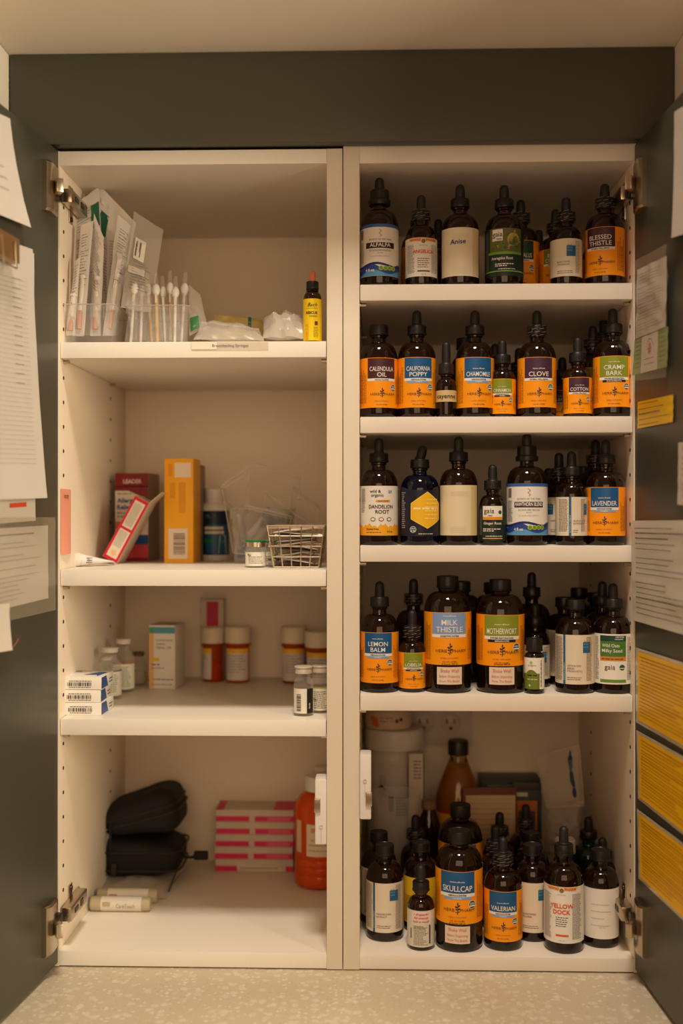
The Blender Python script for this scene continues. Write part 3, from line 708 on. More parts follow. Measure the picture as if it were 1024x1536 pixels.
B(568, F, z3, '4', 657, 'amber dropper bottle reading DANDELION ROOT on white and yellow label', dandelion, 0, group=G3)
B(629.5, F, z3, '4', 668, 'cobalt blue bottle with yellow hexagon label and cocked bulb', hexlab, 14, group=G3, glass=COBALT, rs=1.03, extra=lambda root, r, s: None, name='dropper_bottle', tilt=16)
B(687.5, F, z3, '4', 655, 'amber dropper bottle with blank cream label, right of cobalt bottle', plain((226, 214, 178)), 0, group=G3)
B(738.5, .031, z3, '1', 697, 'small dropper bottle with black label reading Ginger Root', gaia('Ginger Root', False), 0, group=G3, rs=1.0)
B(790, F, z3, '4', 650, 'large dropper bottle reading HAWTHORN BLEND, white label with blue wave', secrets('HAWTHORN BLEND'), 6, group=G3, collar=True, rs=1.06)
B(857, .034, z3, '2', 677, 'small dropper bottle with beige label and blue BOTANICAL FORMULA strip', wise(['HUMULUS L.', 'EXTRACT'], -.0035, (.0165, .0225)), 0, group=G3, rs=1.02)
B(908, F, z3, '4', 660, 'amber dropper bottle reading LAVENDER on blue and orange label', herb(['LAVENDER'], BLUE, 'NERVOUS SYSTEM', 'CALMING', seal=False), -4, group=G3, rs=1.0)
B(838, .080, z3, '2', 679, 'beige-labelled dropper bottle half behind BOTANICAL FORMULA bottle', wise(['HAWTHORN'], None, (-.0165, -.008)), 0, group=G3, band=True)
B(822, .16, z3, '1', 702, 'dark-bulbed bottle behind, right of HAWTHORN BLEND', None, 0, group=G3)
B(810, .21, z3, '1', 704, 'rearmost dark bulb just right of HAWTHORN BLEND', None, 0, group=G3)
B(893, .094, z3, '4', 660, 'dark dropper bottle with wrapped neck behind LAVENDER', None, 0, group=G3, band=True)
B(876, .17, z3, '2', 700, 'dark screw-cap bottle behind and left of LAVENDER', None, 0, 'screw', group=G3)

B(569, F, z4, '4', 872, 'amber dropper bottle reading LEMON BALM on blue and orange label', herb(['LEMON', 'BALM'], BLUE, 'NERVOUS SYSTEM', 'CALMING'), -5, group=G4)
B(618, .034, z4, '1', 915, 'small dropper bottle with wrapped neck reading LOBELIA', herb(['LOBELIA'], OLIVE, 'SYSTEM RESTORATION', 'RESPIRATORY', DK), 6, group=G4, rs=1.02, band=True)
B(671, .040, z4, '8', 864, 'large round bottle reading MILK THISTLE with Shake Well sticker', herb(['MILK', 'THISTLE'], (130, 160, 206), 'DIGESTIVE SYSTEM', seal=False), 5, 'screw', group=G4, extra=shake)
B(750, .040, z4, '8', 869, 'large round bottle reading MOTHERWORT with Shake Well sticker', herb(['MOTHERWORT'], OLIVE, 'SYSTEM RESTORATION', 'REPRODUCTIVE', DK), 4, 'screw', group=G4, rs=1.01, extra=shake)
B(801, .022, z4, 'e', 957, 'tiny screw-cap oil bottle with green and white label', oillab, 0, 'screw', group=G4, rs=1.02)
B(862, .036, z4, '4', 899, 'screw-cap bottle reading URTICA DIO on beige label with blue strip', wise(['URTICA DIO', 'AERIAL', 'STINGING NETTLE'], -.0155, (.0100, .0205)), 0, 'screw', group=G4, rs=1.01)
B(919, .036, z4, '4', 875, 'dropper bottle reading Wild Oats Milky Seed on green and white label', gaia('', 'oats'), 0, group=G4, rs=1.0)
B(620, .094, z4, '4', 868, 'dark dropper bottle standing behind LOBELIA', None, 0, group=G4, band=True)
B(690, .125, z4, '8', 872, 'large dark screw-cap bottle behind MILK THISTLE', None, 0, 'screw', group=G4, rs=.97)
B(740, .187, z4, '8', 874, 'large dark screw-cap bottle behind MOTHERWORT', None, 0, 'screw', group=G4, rs=.97)
B(797, .15, z4, '4', 858, 'tall dark dropper bottle behind, right of MOTHERWORT', None, 0, group=G4, rs=1.06)
B(802, .082, z4, '2', 905, 'dropper bottle behind the tiny oil bottle, its label edge showing', wise(['THUJA'], None, (.009, .016)), 0, group=G4)
B(846, .105, z4, '4', 896, 'dark screw-cap bottle with beige label left behind URTICA DIO', wise(['URTICA'], -.016), 25, 'screw', group=G4)
B(868, .222, z4, '4', 882, 'rearmost dark screw-cap bottle behind URTICA DIO', None, 0, 'screw', group=G4)
B(903, .092, z4, '4', 872, 'dark dropper bottle behind Wild Oats bottle, its bulb left of it', None, 0, group=G4)
B(894, .160, z4, '4', 889, 'dark screw-cap bottle behind, between URTICA and Wild Oats', None, 0, 'screw', group=G4, rs=.92)

def base(px, py, kind, rs=1): return Yz(px, py, z5)+K[kind][0]*rs
B(577, base(577, 1414, '4'), z5, '4', 1266, 'screw-cap bottle reading PASSIONFLOWER EXTRACT on beige label', wise(['PASSIONFLOWER', 'EXTRACT'], -.0165, (.0062, .0180)), 0, 'screw', group=G5)
B(631, base(631, 1427, '1'), z5, '1', 1297, 'small dropper bottle with red handwriting on its pale label', redhand, 0, group=G5, rs=1.04)
B(688, base(688, 1430, '8'), z5, '8', 1245, 'large round bottle reading SKULLCAP with Shake Well sticker', herb(['SKULLCAP'], BLUE, 'NERVOUS SYSTEM', 'CALMING'), -4, 'screw', group=G5, extra=shake)
B(754, base(754, 1428, '4'), z5, '4', 1255, 'dropper bottle with wrapped neck reading VALERIAN', herb(['VALERIAN'], BLUE, 'NERVOUS SYSTEM', 'CALMING'), 0, group=G5, band=True)
B(798, base(798, 1414, '2', 1.1), z5, '4', 1266, 'screw-cap bottle reading DIOSCOREA, squeezed between VALERIAN and YELLOW DOCK', wise(['DIOSCOREA', 'VILLOSA'], None, (.0075, .0165)), 0, 'screw', group=G5, rs=.9)
B(845, base(845, 1432, '4'), z5, '4', 1239, 'dropper bottle reading YELLOW DOCK in orange letters', hawaii(['YELLOW', 'DOCK'], .0052), -6, group=G5, rs=1.02)
B(900, base(900, 1424, '4'), z5, '4', 1274, 'screw-cap bottle with nearly blank white label at the right end', lined, 0, 'screw', group=G5, rs=.96)
B(568, .122, z5, '4', 1247, 'dark screw-cap bottle with beige label edge behind PASSIONFLOWER', wise(['PASSIFLORA'], -.0165), 20, 'screw', group=G5)
B(631, .098, z5, '4', 1262, 'yellow-labelled screw-cap bottle behind the red-handwriting bottle', yellowlab, 0, 'screw', group=G5, rs=.95)
B(623, .150, z5, '4', 1222, 'dark dropper bottle with wrapped neck behind the yellow-labelled bottle', None, 0, group=G5, band=True, rs=.85)
B(690, .135, z5, '8', 1206, 'large orange-labelled screw-cap bottle directly behind SKULLCAP', herb(['SKULLCAP'], BLUE), 0, 'screw', group=G5)
B(743, .112, z5, '4', 1238, 'wrapped-neck dropper bottle right behind VALERIAN, left of centre', None, 0, group=G5, band=True, rs=.95)
B(749, .172, z5, '4', 1218, 'rear wrapped-neck dropper bottle two behind VALERIAN', None, 0, group=G5, band=True, rs=.95)
B(788, .20, z5, '4', 1206, 'dark wrapped-neck dropper bottle in front of the orange-framed card', None, 0, group=G5, band=True)
B(796, .130, z5, '4', 1248, 'screw-cap bottle with grey-rimmed cap behind DIOSCOREA', None, 0, 'screw', group=G5)
B(903, .118, z5, '4', 1256, 'dark dropper bottle behind the blank white-labelled bottle', None, 0, group=G5)
B(882, .175, z5, '4', 1225, 'green glass dropper bottle at the back right of the bottom', None, 0, group=G5, glass=GREENG)
B(846, .102, z5, '4', 1287, 'dark screw-cap bottle directly behind YELLOW DOCK', None, 0, 'screw', group=G5, rs=1.1)
# ================================================================ generic builders for the other goods
def qcorn(c): return [P(*k) for k in c]                      # TL, TR, BR, BL as (px, py, depth)
def puff(name, corners, m, thick=.004, wr=.002, nu=14, nv=16, seed=0, parent=None, prn=None, label=None, cat=None, group=None, seam=None, pts=None, mb=None, build=True, pinch=.55, edge=False):
    c = pts or qcorn(corners); TL, TR, BR, BL = c; nrm = (TR-TL).cross(BL-TL).normalized()
    if nrm.y > 0: nrm = -nrm
    def pos(u, v, side, off=0):
        p = TL*(1-u)*(1-v)+TR*u*(1-v)+BR*u*v+BL*(1-u)*v
        q = Vector((p.x*38+seed*3.1, p.y*38, p.z*38+seed)); n1 = noise.noise(q)
        q2 = q*2.7; n2 = noise.noise(q2)
        env = (max(0, math.sin(PI*u))*max(0, math.sin(PI*v)))**pinch
        return p+nrm*(side*thick*.5*env*(1+.5*n2)+wr*n1+wr*.5*n2+off)
    mb_ = mb or MB(); vs = []; fs = []
    for s_ in (1, -1):
        for j in range(nv+1):
            for i in range(nu+1): vs.append(tuple(pos(i/nu, j/nv, s_, 0 if s_ > 0 else -.0003)))
    N = (nu+1)*(nv+1)
    for j in range(nv):
        for i in range(nu):
            a = j*(nu+1)+i; fs.append((a, a+1, a+nu+2, a+nu+1)); fs.append((a+N, a+N+nu+1, a+N+nu+2, a+N+1))
    mb_.add(vs, fs, m)
    W_, H_ = ((TR-TL).length+(BR-BL).length)/2, ((BL-TL).length+(BR-TR).length)/2
    if prn:
        p = Print(mb_, None, N=nrm, curve=lambda u, v: pos(max(0, min(1, u/W_)), max(0, min(1, 1-v/H_)), 1, .0003)); prn(p, W_, H_)
    if seam:
        mb_.tube([pos(i/nu, 0.02, 0) for i in range(nu+1)], .0009, seam, 6); mb_.tube([pos(i/nu, .07, 0) for i in range(nu+1)], .0007, seam, 6)
    if edge:
        e_ = film('zip_edge_highlight', (240, 232, 218), .55)
        per = [(i/nu, 0) for i in range(nu+1)]+[(1, j/nv) for j in range(1, nv+1)]+[(1-i/nu, 1) for i in range(1, nu+1)]+[(0, 1-j/nv) for j in range(1, nv)]
        mb_.tube([pos(u, v, 0) for u, v in per], .0006, e_, 6, closed=True); mb_.tube([pos(.15+.7*t, .35+.2*math.sin(seed+t*2), 1, .0002) for t in [k/12 for k in range(13)]], .0005, e_, 6)
    if not build: return pos
    o = mb_.build(name, parent)
    if label: tag(o, label, cat, group)
    return o
def carton(name, px0, px1, ztop, z0, Y, dep, m, label, group=None, front=None, side=None, rz=0, top=None, tilt=0, cat='box'):
    x0, x1 = X(px0, Y), X(px1, Y); w_ = x1-x0; h = ztop-z0; b = MB()
    b.box(-w_/2, w_/2, 0, dep, 0, h, m, .0006)
    if front: front(Print(b, origin=(-w_/2, -.0001, 0)), w_, h)
    if side:
        for sx in (-1, 1): side(Print(b, origin=(sx*(w_/2+.0001), 0 if sx > 0 else dep, 0), U=(0, sx, 0), N=(sx, 0, 0)), dep, h)
    if top: top(Print(b, origin=(-w_/2, 0, h+.0001), V=(0, 1, 0), N=(0, 0, 1)), w_, dep)
    o = b.build(name, loc=((x0+x1)/2, Y, z0+.0002)); o.rotation_euler = (0, math.radians(tilt), math.radians(rz)); return tag(o, label, cat, group)
def openbin(name, x0, x1, y0, y1, z0, h, label, rim=.003, ribs=8):
    b = MB(); t = .0012; e = .004
    def ring(x0, x1, y0, y1, r, z):
        out = []
        for cx, cy, a0 in ((x1-r, y0+r, -90), (x1-r, y1-r, 0), (x0+r, y1-r, 90), (x0+r, y0+r, 180)):
            for k in range(6): a = math.radians(a0+k*18); out.append((cx+r*math.cos(a), cy+r*math.sin(a), z))
        return out
    R_ = [ring(x0+e, x1-e, y0+e, y1-e, .006, 0), ring(x0+e*.6, x1-e*.6, y0+e*.6, y1-e*.6, .008, .003), ring(x0, x1, y0, y1, .009, h*.8), ring(x0-rim, x1+rim, y0-rim, y1+rim, .010, h*.83), ring(x0-rim, x1+rim, y0-rim, y1+rim, .010, h)]
    I_ = [ring(x0+t-rim, x1-t+rim, y0+t-rim, y1-t+rim, .0095, h), ring(x0+t-rim, x1-t+rim, y0+t-rim, y1-t+rim, .0095, h*.83+t), ring(x0+t, x1-t, y0+t, y1-t, .008, h*.8), ring(x0+e*.6+t, x1-e*.6-t, y0+e*.6+t, y1-e*.6-t, .007, .004)]
    A = R_+I_; n = len(A[0]); vs = [v for r in A for v in r]; fs = [list(range(n))[::-1]]
    for k in range(len(A)-1):
        for i in range(n): fs.append((k*n+i, k*n+(i+1) % n, (k+1)*n+(i+1) % n, (k+1)*n+i))
    fs.append([(len(A)-1)*n+i for i in range(n)]); b.add(vs, fs, CLEARP)
    for k in range(ribs):
        xx = x0+(x1-x0)*(k+.5)/ribs; b.box(xx-.0007, xx+.0007, y0-rim-.0014, y0-rim, h*.60, h*.99, CLEARP)
    rm_ = [(a, b_, c_) for a, b_, c_ in ring(x0-rim, x1+rim, y0-rim, y1+rim, .010, h)]; b.tube(rm_, .0008, mat('clear_rim_plastic', (232, 224, 212), .15, trans=.6), 6, closed=True)
    o = b.build(name, loc=(0, 0, z0+.0002)); return tag(o, label, 'bin')

l1, l2, l3 = zL; l4 = zBot_i
# ================================================================ left cabinet, top shelf
openbin('clear_bin', X(93, .016), X(171, .016), .016, .13, l1, .050, 'clear plastic bin at the left end holding tall wrapped syringes')
openbin('clear_bin', X(190, .016), X(280, .016), .016, .13, l1, .048, 'clear plastic bin full of individually wrapped cotton swabs', ribs=9)
GP = 'sterile pouches standing in the left clear bin'
PAP = film('pouch_paper', (226, 216, 206), .72, .5)
def ptext(c=(120, 112, 108), blocks=(), a=.1, b=.6, rag=.5):
    def f(p, W_, H_):
        p.para(W_*.18, W_*.85, H_*(1-a), H_*(1-b), .0009, .0038, c, 2, rag=rag)
        for u0, u1, v0, v1, cc in blocks: p.rect(W_*u0, W_*u1, H_*v0, H_*v1, cc, 3)
    return f
def pouch(corn, label, seed, m=PAP, blocks=(), syr=True, th=.006, **k):
    o = puff('sterile_pouch', corn, m, th, .0034, seed=seed, prn=ptext(blocks=blocks, **k), label=label, cat='pouch', group=GP, seam=None)
    if syr:
        TL, TR, BR, BL = qcorn(corn); c0 = (BL+BR)/2; c1 = (TL+TR)/2; s_ = MB(); d = c1-c0; y = Vector((0, -th*.2, 0))
        s_.tube([c0+d*.06+y, c0+d*.22+y], .0036, mat('pink_syringe_plastic', (206, 150, 132), .4), 10); s_.tube([c0+d*.22+y, c0+d*.5+y], .0034, mat('pale_syringe_plastic', (224, 214, 200), .3), 10)
        s_.tube([c0+d*.5+y, c0+d*.53+y], .0046, mat('pale_syringe_plastic', (224, 214, 200), .3), 10)
        s_.build('syringe', o)
    return o
pouch([(149, 277, .105), (204, 335, .105), (170, 503, .085), (120, 503, .085)], 'widest white pouch at the back, its top corner highest, beside a green printed block', 1, PAP, ((.05, .34, .70, .86, (26, 88, 62)), (.1, .3, .90, .93, (200, 196, 186))), False, .004, a=.35, b=.9)
pouch([(104, 311, .090), (148, 280, .098), (160, 503, .085), (106, 503, .075)], 'pouch at the far left back with slanted top and grey print', 2, PAP, ((.72, .98, .74, .90, (26, 88, 62)), (.1, .25, .6, .85, (236, 230, 220))), False, .005)
pouch([(121, 338, .050), (140, 331, .052), (126, 504, .04), (109, 504, .04)], 'narrow pouch at the front left with rows of print', 3)
pouch([(141, 320, .060), (156, 357, .058), (151, 504, .05), (135, 504, .05)], 'narrow pointed pouch in the middle front of the bin', 4, th=.009)
pouch([(177, 322, .062), (197, 340, .075), (173, 504, .052), (153, 504, .04)], 'pouch with long pale curved edge, right of the pointed one', 5, FILMS, ((.2, .5, .4, .7, (200, 190, 178)),), th=.008)
pouch([(201, 316, .080), (245, 346, .085), (226, 470, .045), (181, 462, .032)], 'translucent pouch leaning right over the swab bin', 6, FILMW, ((.16, .52, .52, .74, (226, 216, 200)), (.2, .26, .55, .72, (110, 100, 92)), (.32, .38, .55, .7, (110, 100, 92)), (.05, .6, .36, .44, (214, 204, 190))), False, .003, a=.5, b=.8)
pouch([(99, 352, .07), (109, 346, .072), (106, 503, .06), (93, 503, .045)], 'narrow pouch against the left side panel', 7)
pouch([(113, 392, .035), (121, 384, .037), (112, 503, .028), (98, 503, .024)], 'short pouch at the very front left corner', 8, th=.008)
pouch([(160, 345, .085), (184, 352, .09), (178, 503, .08), (160, 503, .07)], 'brown-tinted pouch behind the one with curved pale edge', 9, FILMS, ((.6, .95, .72, .9, (30, 80, 60)),), False)
GSW = 'cotton swabs standing in the second clear bin'
WOOD = mat('pale_wood_stick', (226, 178, 104), .6, bump=.1, var=.15, bscale=80); COTT = mat('cotton', (240, 236, 228), .9, bump=.4, bscale=900); WSTK = mat('white_paper_stick', (234, 228, 218), .6)
for k, (tx, ty, bx_, wood, lb) in enumerate(((202, 428, 196, 0, 'white-stick swab leaning left, leftmost in its bin'), (213, 432, 211, 0, 'second swab from the left, thin white stick'), (222, 430, 228, 1, 'third swab from the left with a wooden stick'), (234, 430, 236, 1, 'fourth swab from the left, nearly upright'), (244, 434, 248, 0, 'fifth swab, between two wooden-stick ones'), (255, 428, 256, 1, 'tall swab with the most orange wooden stick'), (263, 434, 262, 0, 'seventh swab from the left, close behind the orange one'), (277, 429, 272, 0, 'rightmost swab in the bin leaning right'))):
    Y0 = .03+.012*(k % 3); Yt = Y0+.02; a = P(bx_, 506, Y0); a.z = l1+.003; b = P(tx, ty, Yt); d = (b-a)
    r_ = empty('cotton_swab', a, 0, lb, 'swab', GSW); s_ = MB(); s_.tube([(0, 0, 0), d*.92], .0024 if wood else .0019, WOOD if wood else WSTK, 10); s_.build('stick', r_)
    c = MB(); c.tube([d*.84, d*.88, d*.94, d*.99, d*1.03, d*1.05], [.0022, .0042, .0052, .0046, .0030, .0008], COTT, 12); c.build('cotton_tip', r_)
    wv = MB(); TL = d*1.26+Vector((-.002, .001, 0)); w_ = .008
    puff('wrapper', None, FILM, .0055, .0012, 6, 12, seed=k, parent=r_, pts=[d*1.24+Vector((-.0022, 0, 0)), d*1.26+Vector((.0022, 0, 0)), Vector((w_, 0, .002)), Vector((-w_, 0, .002))], prn=lambda p, W_, H_: p.rect(W_*.35, W_*.6, H_*.55, H_*.66, (226, 220, 208), 1))
puff('zip_bag', [(283, 428, .05), (300, 440, .05), (312, 492, .035), (284, 504, .03)], FILMW, .012, .004, seed=21, label='crumpled clear zip bag with green closure beside the swab bin', cat='bag', prn=lambda p, W_, H_: p.rect(W_*.05, W_*.55, H_*.06, H_*.34, (54, 120, 64), 1))
puff('plastic_bag', [(302, 484, .06), (388, 492, .06), (396, 511, .02), (290, 511, .02)], film('thin_white_bag', (232, 224, 212), .3), .02, .004, 18, 10, seed=22, label='flat crumpled clear bag at the shelf edge above the taped label', cat='bag', seam=WHITEP)
puff('plastic_bag', [(322, 473, .12), (395, 480, .12), (396, 508, .08), (318, 508, .08)], mat('pale_yellow_wrap', (226, 206, 130), .5), .018, .003, 16, 8, seed=23, label='pale yellow wrapped bundle with a blue band behind the clear bag', cat='bundle', prn=lambda p, W_, H_: p.rect(W_*.69, W_*.75, H_*.30, H_*.95, (32, 128, 150), 1))
puff('plastic_bag', [(396, 478, .07), (458, 470, .07), (462, 509, .03), (394, 509, .03)], film('gauze_bag', (230, 222, 210), .62), .03, .006, 18, 12, seed=24, label='crumpled bag of white gauze left of the yellow bottle', cat='bag')
B(468.5, .030, l1, 'r', 407, 'slim bottle with yellow label reading RESCUE and salmon rubber bulb', rescue, -8, bulbm=SALMON, rs=1.0)
tp = MB(); p_ = Print(tp, origin=(0, 0, 0)); wl = wid(116, 0); hl = wid(13, 0); tp.box(0, wl, -.0004, 0, 0, hl, film('label_tape', (236, 226, 208), .35), 0)
p_.o = Vector((0, -.0005, 0)); p_.rect(.0, wl*.33, hl*.1, hl*.95, (236, 226, 208), 0); p_.text('Breastfeeding Syringes', wl*.27, hl*.36, .0036, (96, 88, 84), 2, al='l', bold=0, fit=.073)
tag(tp.build('shelf_label', loc=(X(287, 0), .0016, Z(287, 525))), 'taped strip reading Breastfeeding Syringes on the shelf edge', 'label')

# ================================================================ left cabinet, second shelf
def sidept(px, py):                       # point on the left side panel
    d = ray(px, py); o = Vector((0, -D0, ZC)); return o+d*((xL0+.0006-o.x)/d.x)
sn = MB(); a, b, c, d = sidept(92, 733), sidept(108, 733), sidept(113, 828), sidept(92, 834)
PINK = mat('pink_note_paper', (236, 158, 130), .7)
y0, y1 = .004, .052; zt, zb_ = Z(92, 733), Z(92, 832)
sn.sheet(lambda u, v: (xL0+.0006+.003*(v**2)*math.sin(PI*u), y0+(y1-y0)*u, zt+(zb_-zt)*v), 8, 8, PINK)
pn = Print(sn, origin=(xL0+.0016, y0, zb_), U=(0, 1, 0), V=(0, 0, 1), N=(1, 0, 0)); pn.text('to try', .024, (zt-zb_)*.86, .006, (90, 50, 50), 2, fit=.036)
tag(sn.build('sticky_note'), 'pink sticky note on the inside of the left side panel', 'note')
# tube of ointment
ta, tb = P(117, 836, .085), P(168, 838, .13); ta.z = l2+.0092; tb.z = l2+.005
r_ = empty('ointment_tube', (ta.x, ta.y, l2), 0, 'white ointment tube lying down with pointed nozzle at the left', 'tube'); d = tb-ta; d0 = Vector((0, 0, ta.z-l2)); dn = d.normalized()
TUB = mat('tube_plastic', (230, 226, 222), .35)
t_ = MB(); n = 10; vs = []; fs = []; sd = Vector((-dn.y, dn.x, 0))
for i in range(n+1):
    t = i/n; rz_, ry_ = .0086*(1-t)+.0006, .0086+.003*t; cc = d0+d*t; cc.z = max(.0008+rz_, cc.z*(1-t*.0))if t < .98 else rz_+.001
    for k in range(20): an = 2*PI*k/20; vs.append(tuple(cc+sd*math.cos(an)*ry_+Vector((0, 0, 1))*math.sin(an)*rz_))
for i in range(n):
    for k in range(20): fs.append((i*20+k, i*20+(k+1) % 20, (i+1)*20+(k+1) % 20, (i+1)*20+k))
fs += [list(range(20))[::-1], [n*20+k for k in range(20)]]; t_.add(vs, fs, TUB); 
for q in range(3):
    c0 = d0+d*(.25+.0)+Vector((0, -.0105, .003-q*.003)); t_.box(c0.x, c0.x+.010, c0.y-.0002, c0.y+.002, c0.z, c0.z+.0009, ink((90, 86, 100)))
t_.build('tube_body', r_)
t_ = MB(); t_.tube([d0-dn*.0002, d0-dn*.0008, d0-dn*.006, d0-dn*.0068], [.0086, .0091, .0091, .008], WHITEP, 24); t_.tube([d0-dn*.0065, d0-dn*.008, d0-dn*.018], [.0042, .0032, .0008], WHITEP, 14); t_.build('nozzle_cap', r_)
# leaning red and white box
RED = mat('red_card', (206, 16, 44), .45); GREYC = mat('grey_card', (196, 178, 156), .6)
Yl = .17; bw, bl = wid(24.5, Yl), wid(104, Yl); b = MB(); b.box(0, bw, 0, .052, 0, bl, GREYC, .0004); p = Print(b, origin=(0, -.0002, 0))
p.rect(.0003, bw-.0003, .0003, bl-.0003, (206, 16, 44), 0)
for (v0, v1) in ((.05, .49), (.53, .95)): p.rect(bw*.16, bw*.84, bl*v0, bl*v1, (226, 216, 200), 1); p.para(bw*.2, bw*.8, bl*v1-.002, bl*v0+(.012 if v0 < .1 else .002), .0006, .0016, (150, 140, 130), 3) if 0 else None
for q in range(6): p.dashes(bl*.22, bl*.47, bw*(.24+q*.09), .0006, (120, 110, 104), 3, rot=1); p.dashes(bl*.56, bl*.92, bw*(.24+q*.09), .0006, (120, 110, 104), 3, rot=1)
for q in range(8):
    a = q*PI/4; p.pl([(bw*.5+.001*math.cos(a-.4), bl*.12+.001*math.sin(a-.4)), (bw*.5+.0048*math.cos(a-.14), bl*.12+.0048*math.sin(a-.14)), (bw*.5+.0048*math.cos(a+.14), bl*.12+.0048*math.sin(a+.14)), (bw*.5+.001*math.cos(a+.4), bl*.12+.001*math.sin(a+.4))], (240, 180, 60), 3)
fl = MB(); 
o = b.build('leaning_medicine_box'); o.location = (X(155, Yl), Yl, l2+.0106); o.rotation_euler = (0, math.radians(28.5), 0); tag(o, 'narrow red and white box leaning over to the right, flap open', 'box')
o.location = (X(153.5, Yl), Yl, l2+bw*math.sin(math.radians(28.5))+.0002)
fl = MB(); fl.box(bw-.001, bw+.0, .002, .05, bl, bl+.024, GREYC, 0, None); f_ = fl.build('flap', o); f_.rotation_euler = (0, 0, 0)
f_.location = (bw, 0, bl); 
for v in f_.data.vertices: v.co.x -= bw; v.co.z -= bl
f_.rotation_euler = (0, math.radians(22), 0)
# allergy carton
def allergy(p, W_, H_):
    p.rect(0, W_, H_*.84, H_, (132, 26, 34), 1); p.rect(0, W_, H_*.78, H_*.86, (132, 26, 34), 1); p.rect(0, W_, H_*.24, H_*.80, (228, 218, 202), 2); p.rect(0, W_, 0, H_*.24, (206, 66, 78), 1)
    p.pl([(W_*.4, H_*.8), (W_, H_*.70), (W_, H_*.8)], (132, 26, 34), 3)
    p.text('LEADER', W_*.52, H_*.885, .006, (232, 210, 200), 3, bold=.02, fit=W_*.55); p.dashes(W_*.06, W_*.5, H_*.76, .002, (150, 160, 80), 3)
    p.text('Allergy', W_*.06, H_*.665, .0068, (36, 66, 140), 3, al='l', bold=.03, fit=W_*.8); p.text('Relief', W_*.06, H_*.59, .0068, (36, 66, 140), 3, al='l', bold=.03, fit=W_*.6)
    p.dashes(W_*.06, W_*.6, H_*.54, .0018, (120, 130, 150), 3); p.dashes(W_*.06, W_*.5, H_*.5, .0018, (120, 130, 150), 3); p.rect(0, W_*.3, H_*.36, H_*.45, (226, 120, 110), 3)
    p.disc(W_*.82, H_*.24, W_*.26, (30, 84, 140), 3, ry=H_*.07) if 0 else p.rect(W_*.58, W_, H_*.19, H_*.30, (24, 80, 140), 4); p.rect(0, W_, H_*.0, H_*.04, (140, 26, 34), 4)
CARD = mat('white_card', (226, 216, 202), .55)
carton('medicine_carton', 172, 223, Z(200, 710, .26), l2, .26, .055, CARD, 'maroon and white carton reading Allergy Relief behind the leaning box', front=allergy, rz=-6, side=lambda p, W_, H_: p.rect(0, W_, 0, H_, (150, 128, 112), 1))
YC = mat('yellow_card', (240, 168, 14), .45)
def yellow(p, W_, H_):
    p.rect(W_*.36, W_*.92, H_*.82, H_*.96, (226, 208, 180), 2); p.rect(W_*.14, W_*.80, H_*.04, H_*.33, (226, 208, 184), 2); p.barcode(W_*.32, W_*.72, H_*.08, H_*.29, 3, vert=False, c=(110, 90, 70))
    for q in range(4): p.dashes(H_*.48, H_*.77, W_*(.52+q*.06), .0008, (176, 110, 20), 3, rot=1)
    for q in range(3): p.dashes(H_*.62, H_*.77, W_*(.22+q*.06), .0008, (176, 110, 20), 3, rot=1)
    p.rect(W_*.14, W_*.28, H_*.83, H_*.95, (226, 140, 20), 2)
carton('medicine_carton', 246, 290, Z(268, 688, .20), l2, .20, .05, YC, 'tall bright yellow carton with barcode, standing upright', front=yellow, rz=-3)
carton('medicine_carton', 289, 300, Z(268, 697, .25), l2, .255, .05, mat('brown_grey_card', (150, 128, 116), .6), 'slim grey carton edge just right of the tall yellow carton', rz=0)
# antacid bottle
r_ = empty('supplement_bottle', (X(322, .30), .30, l2+.0002), 12, 'white plastic bottle with dark teal label right of the yellow carton', 'bottle'); hr = wid(43, .30)/2; ht = Z(322, 733, .30)-l2
b = MB(); b.lathe([(0, 0), (hr*.92, 0), (hr, .003), (hr, ht*.70), (hr*.93, ht*.76), (hr*.62, ht*.82), (hr*.62, ht*.86), (0, ht*.86)], WHITEP, 40); b.build('bottle_body', r_)
b = MB(); b.lathe([(hr*.64, ht*.845), (hr*.70, ht*.85), (hr*.70, ht*.99), (hr*.64, ht), (0, ht)], WHITEP, 48, rib=(ht*.85, ht*.985, -.0004)); b.build('screw_cap', r_)
b = MB(); p = Print(b, hr+.0001); p.rect(-hr*2.6, hr*2.6, ht*.08, ht*.69, (22, 34, 60), 1); p.rect(-.016, .03, ht*.1, ht*.5, (20, 86, 130), 2); p.disc(-.008, ht*.62, .008, (30, 104, 70), 3, ry=.0035); p.rect(-.018, .012, ht*.43, ht*.47, (216, 206, 170), 3); p.rect(-.018, .012, ht*.37, ht*.41, (216, 206, 170), 3); p.rect(-.018, -.002, ht*.24, ht*.31, (22, 110, 70), 3); p.pl([(.004, ht*.1), (.006, ht*.34), (.012, ht*.36), (.016, ht*.34), (.018, ht*.1)], (214, 212, 204), 4); p.disc(.011, ht*.26, .003, (36, 130, 150), 5); p.disc(.011, ht*.39, .0026, (214, 212, 204), 4); b.build('paper_label', r_)
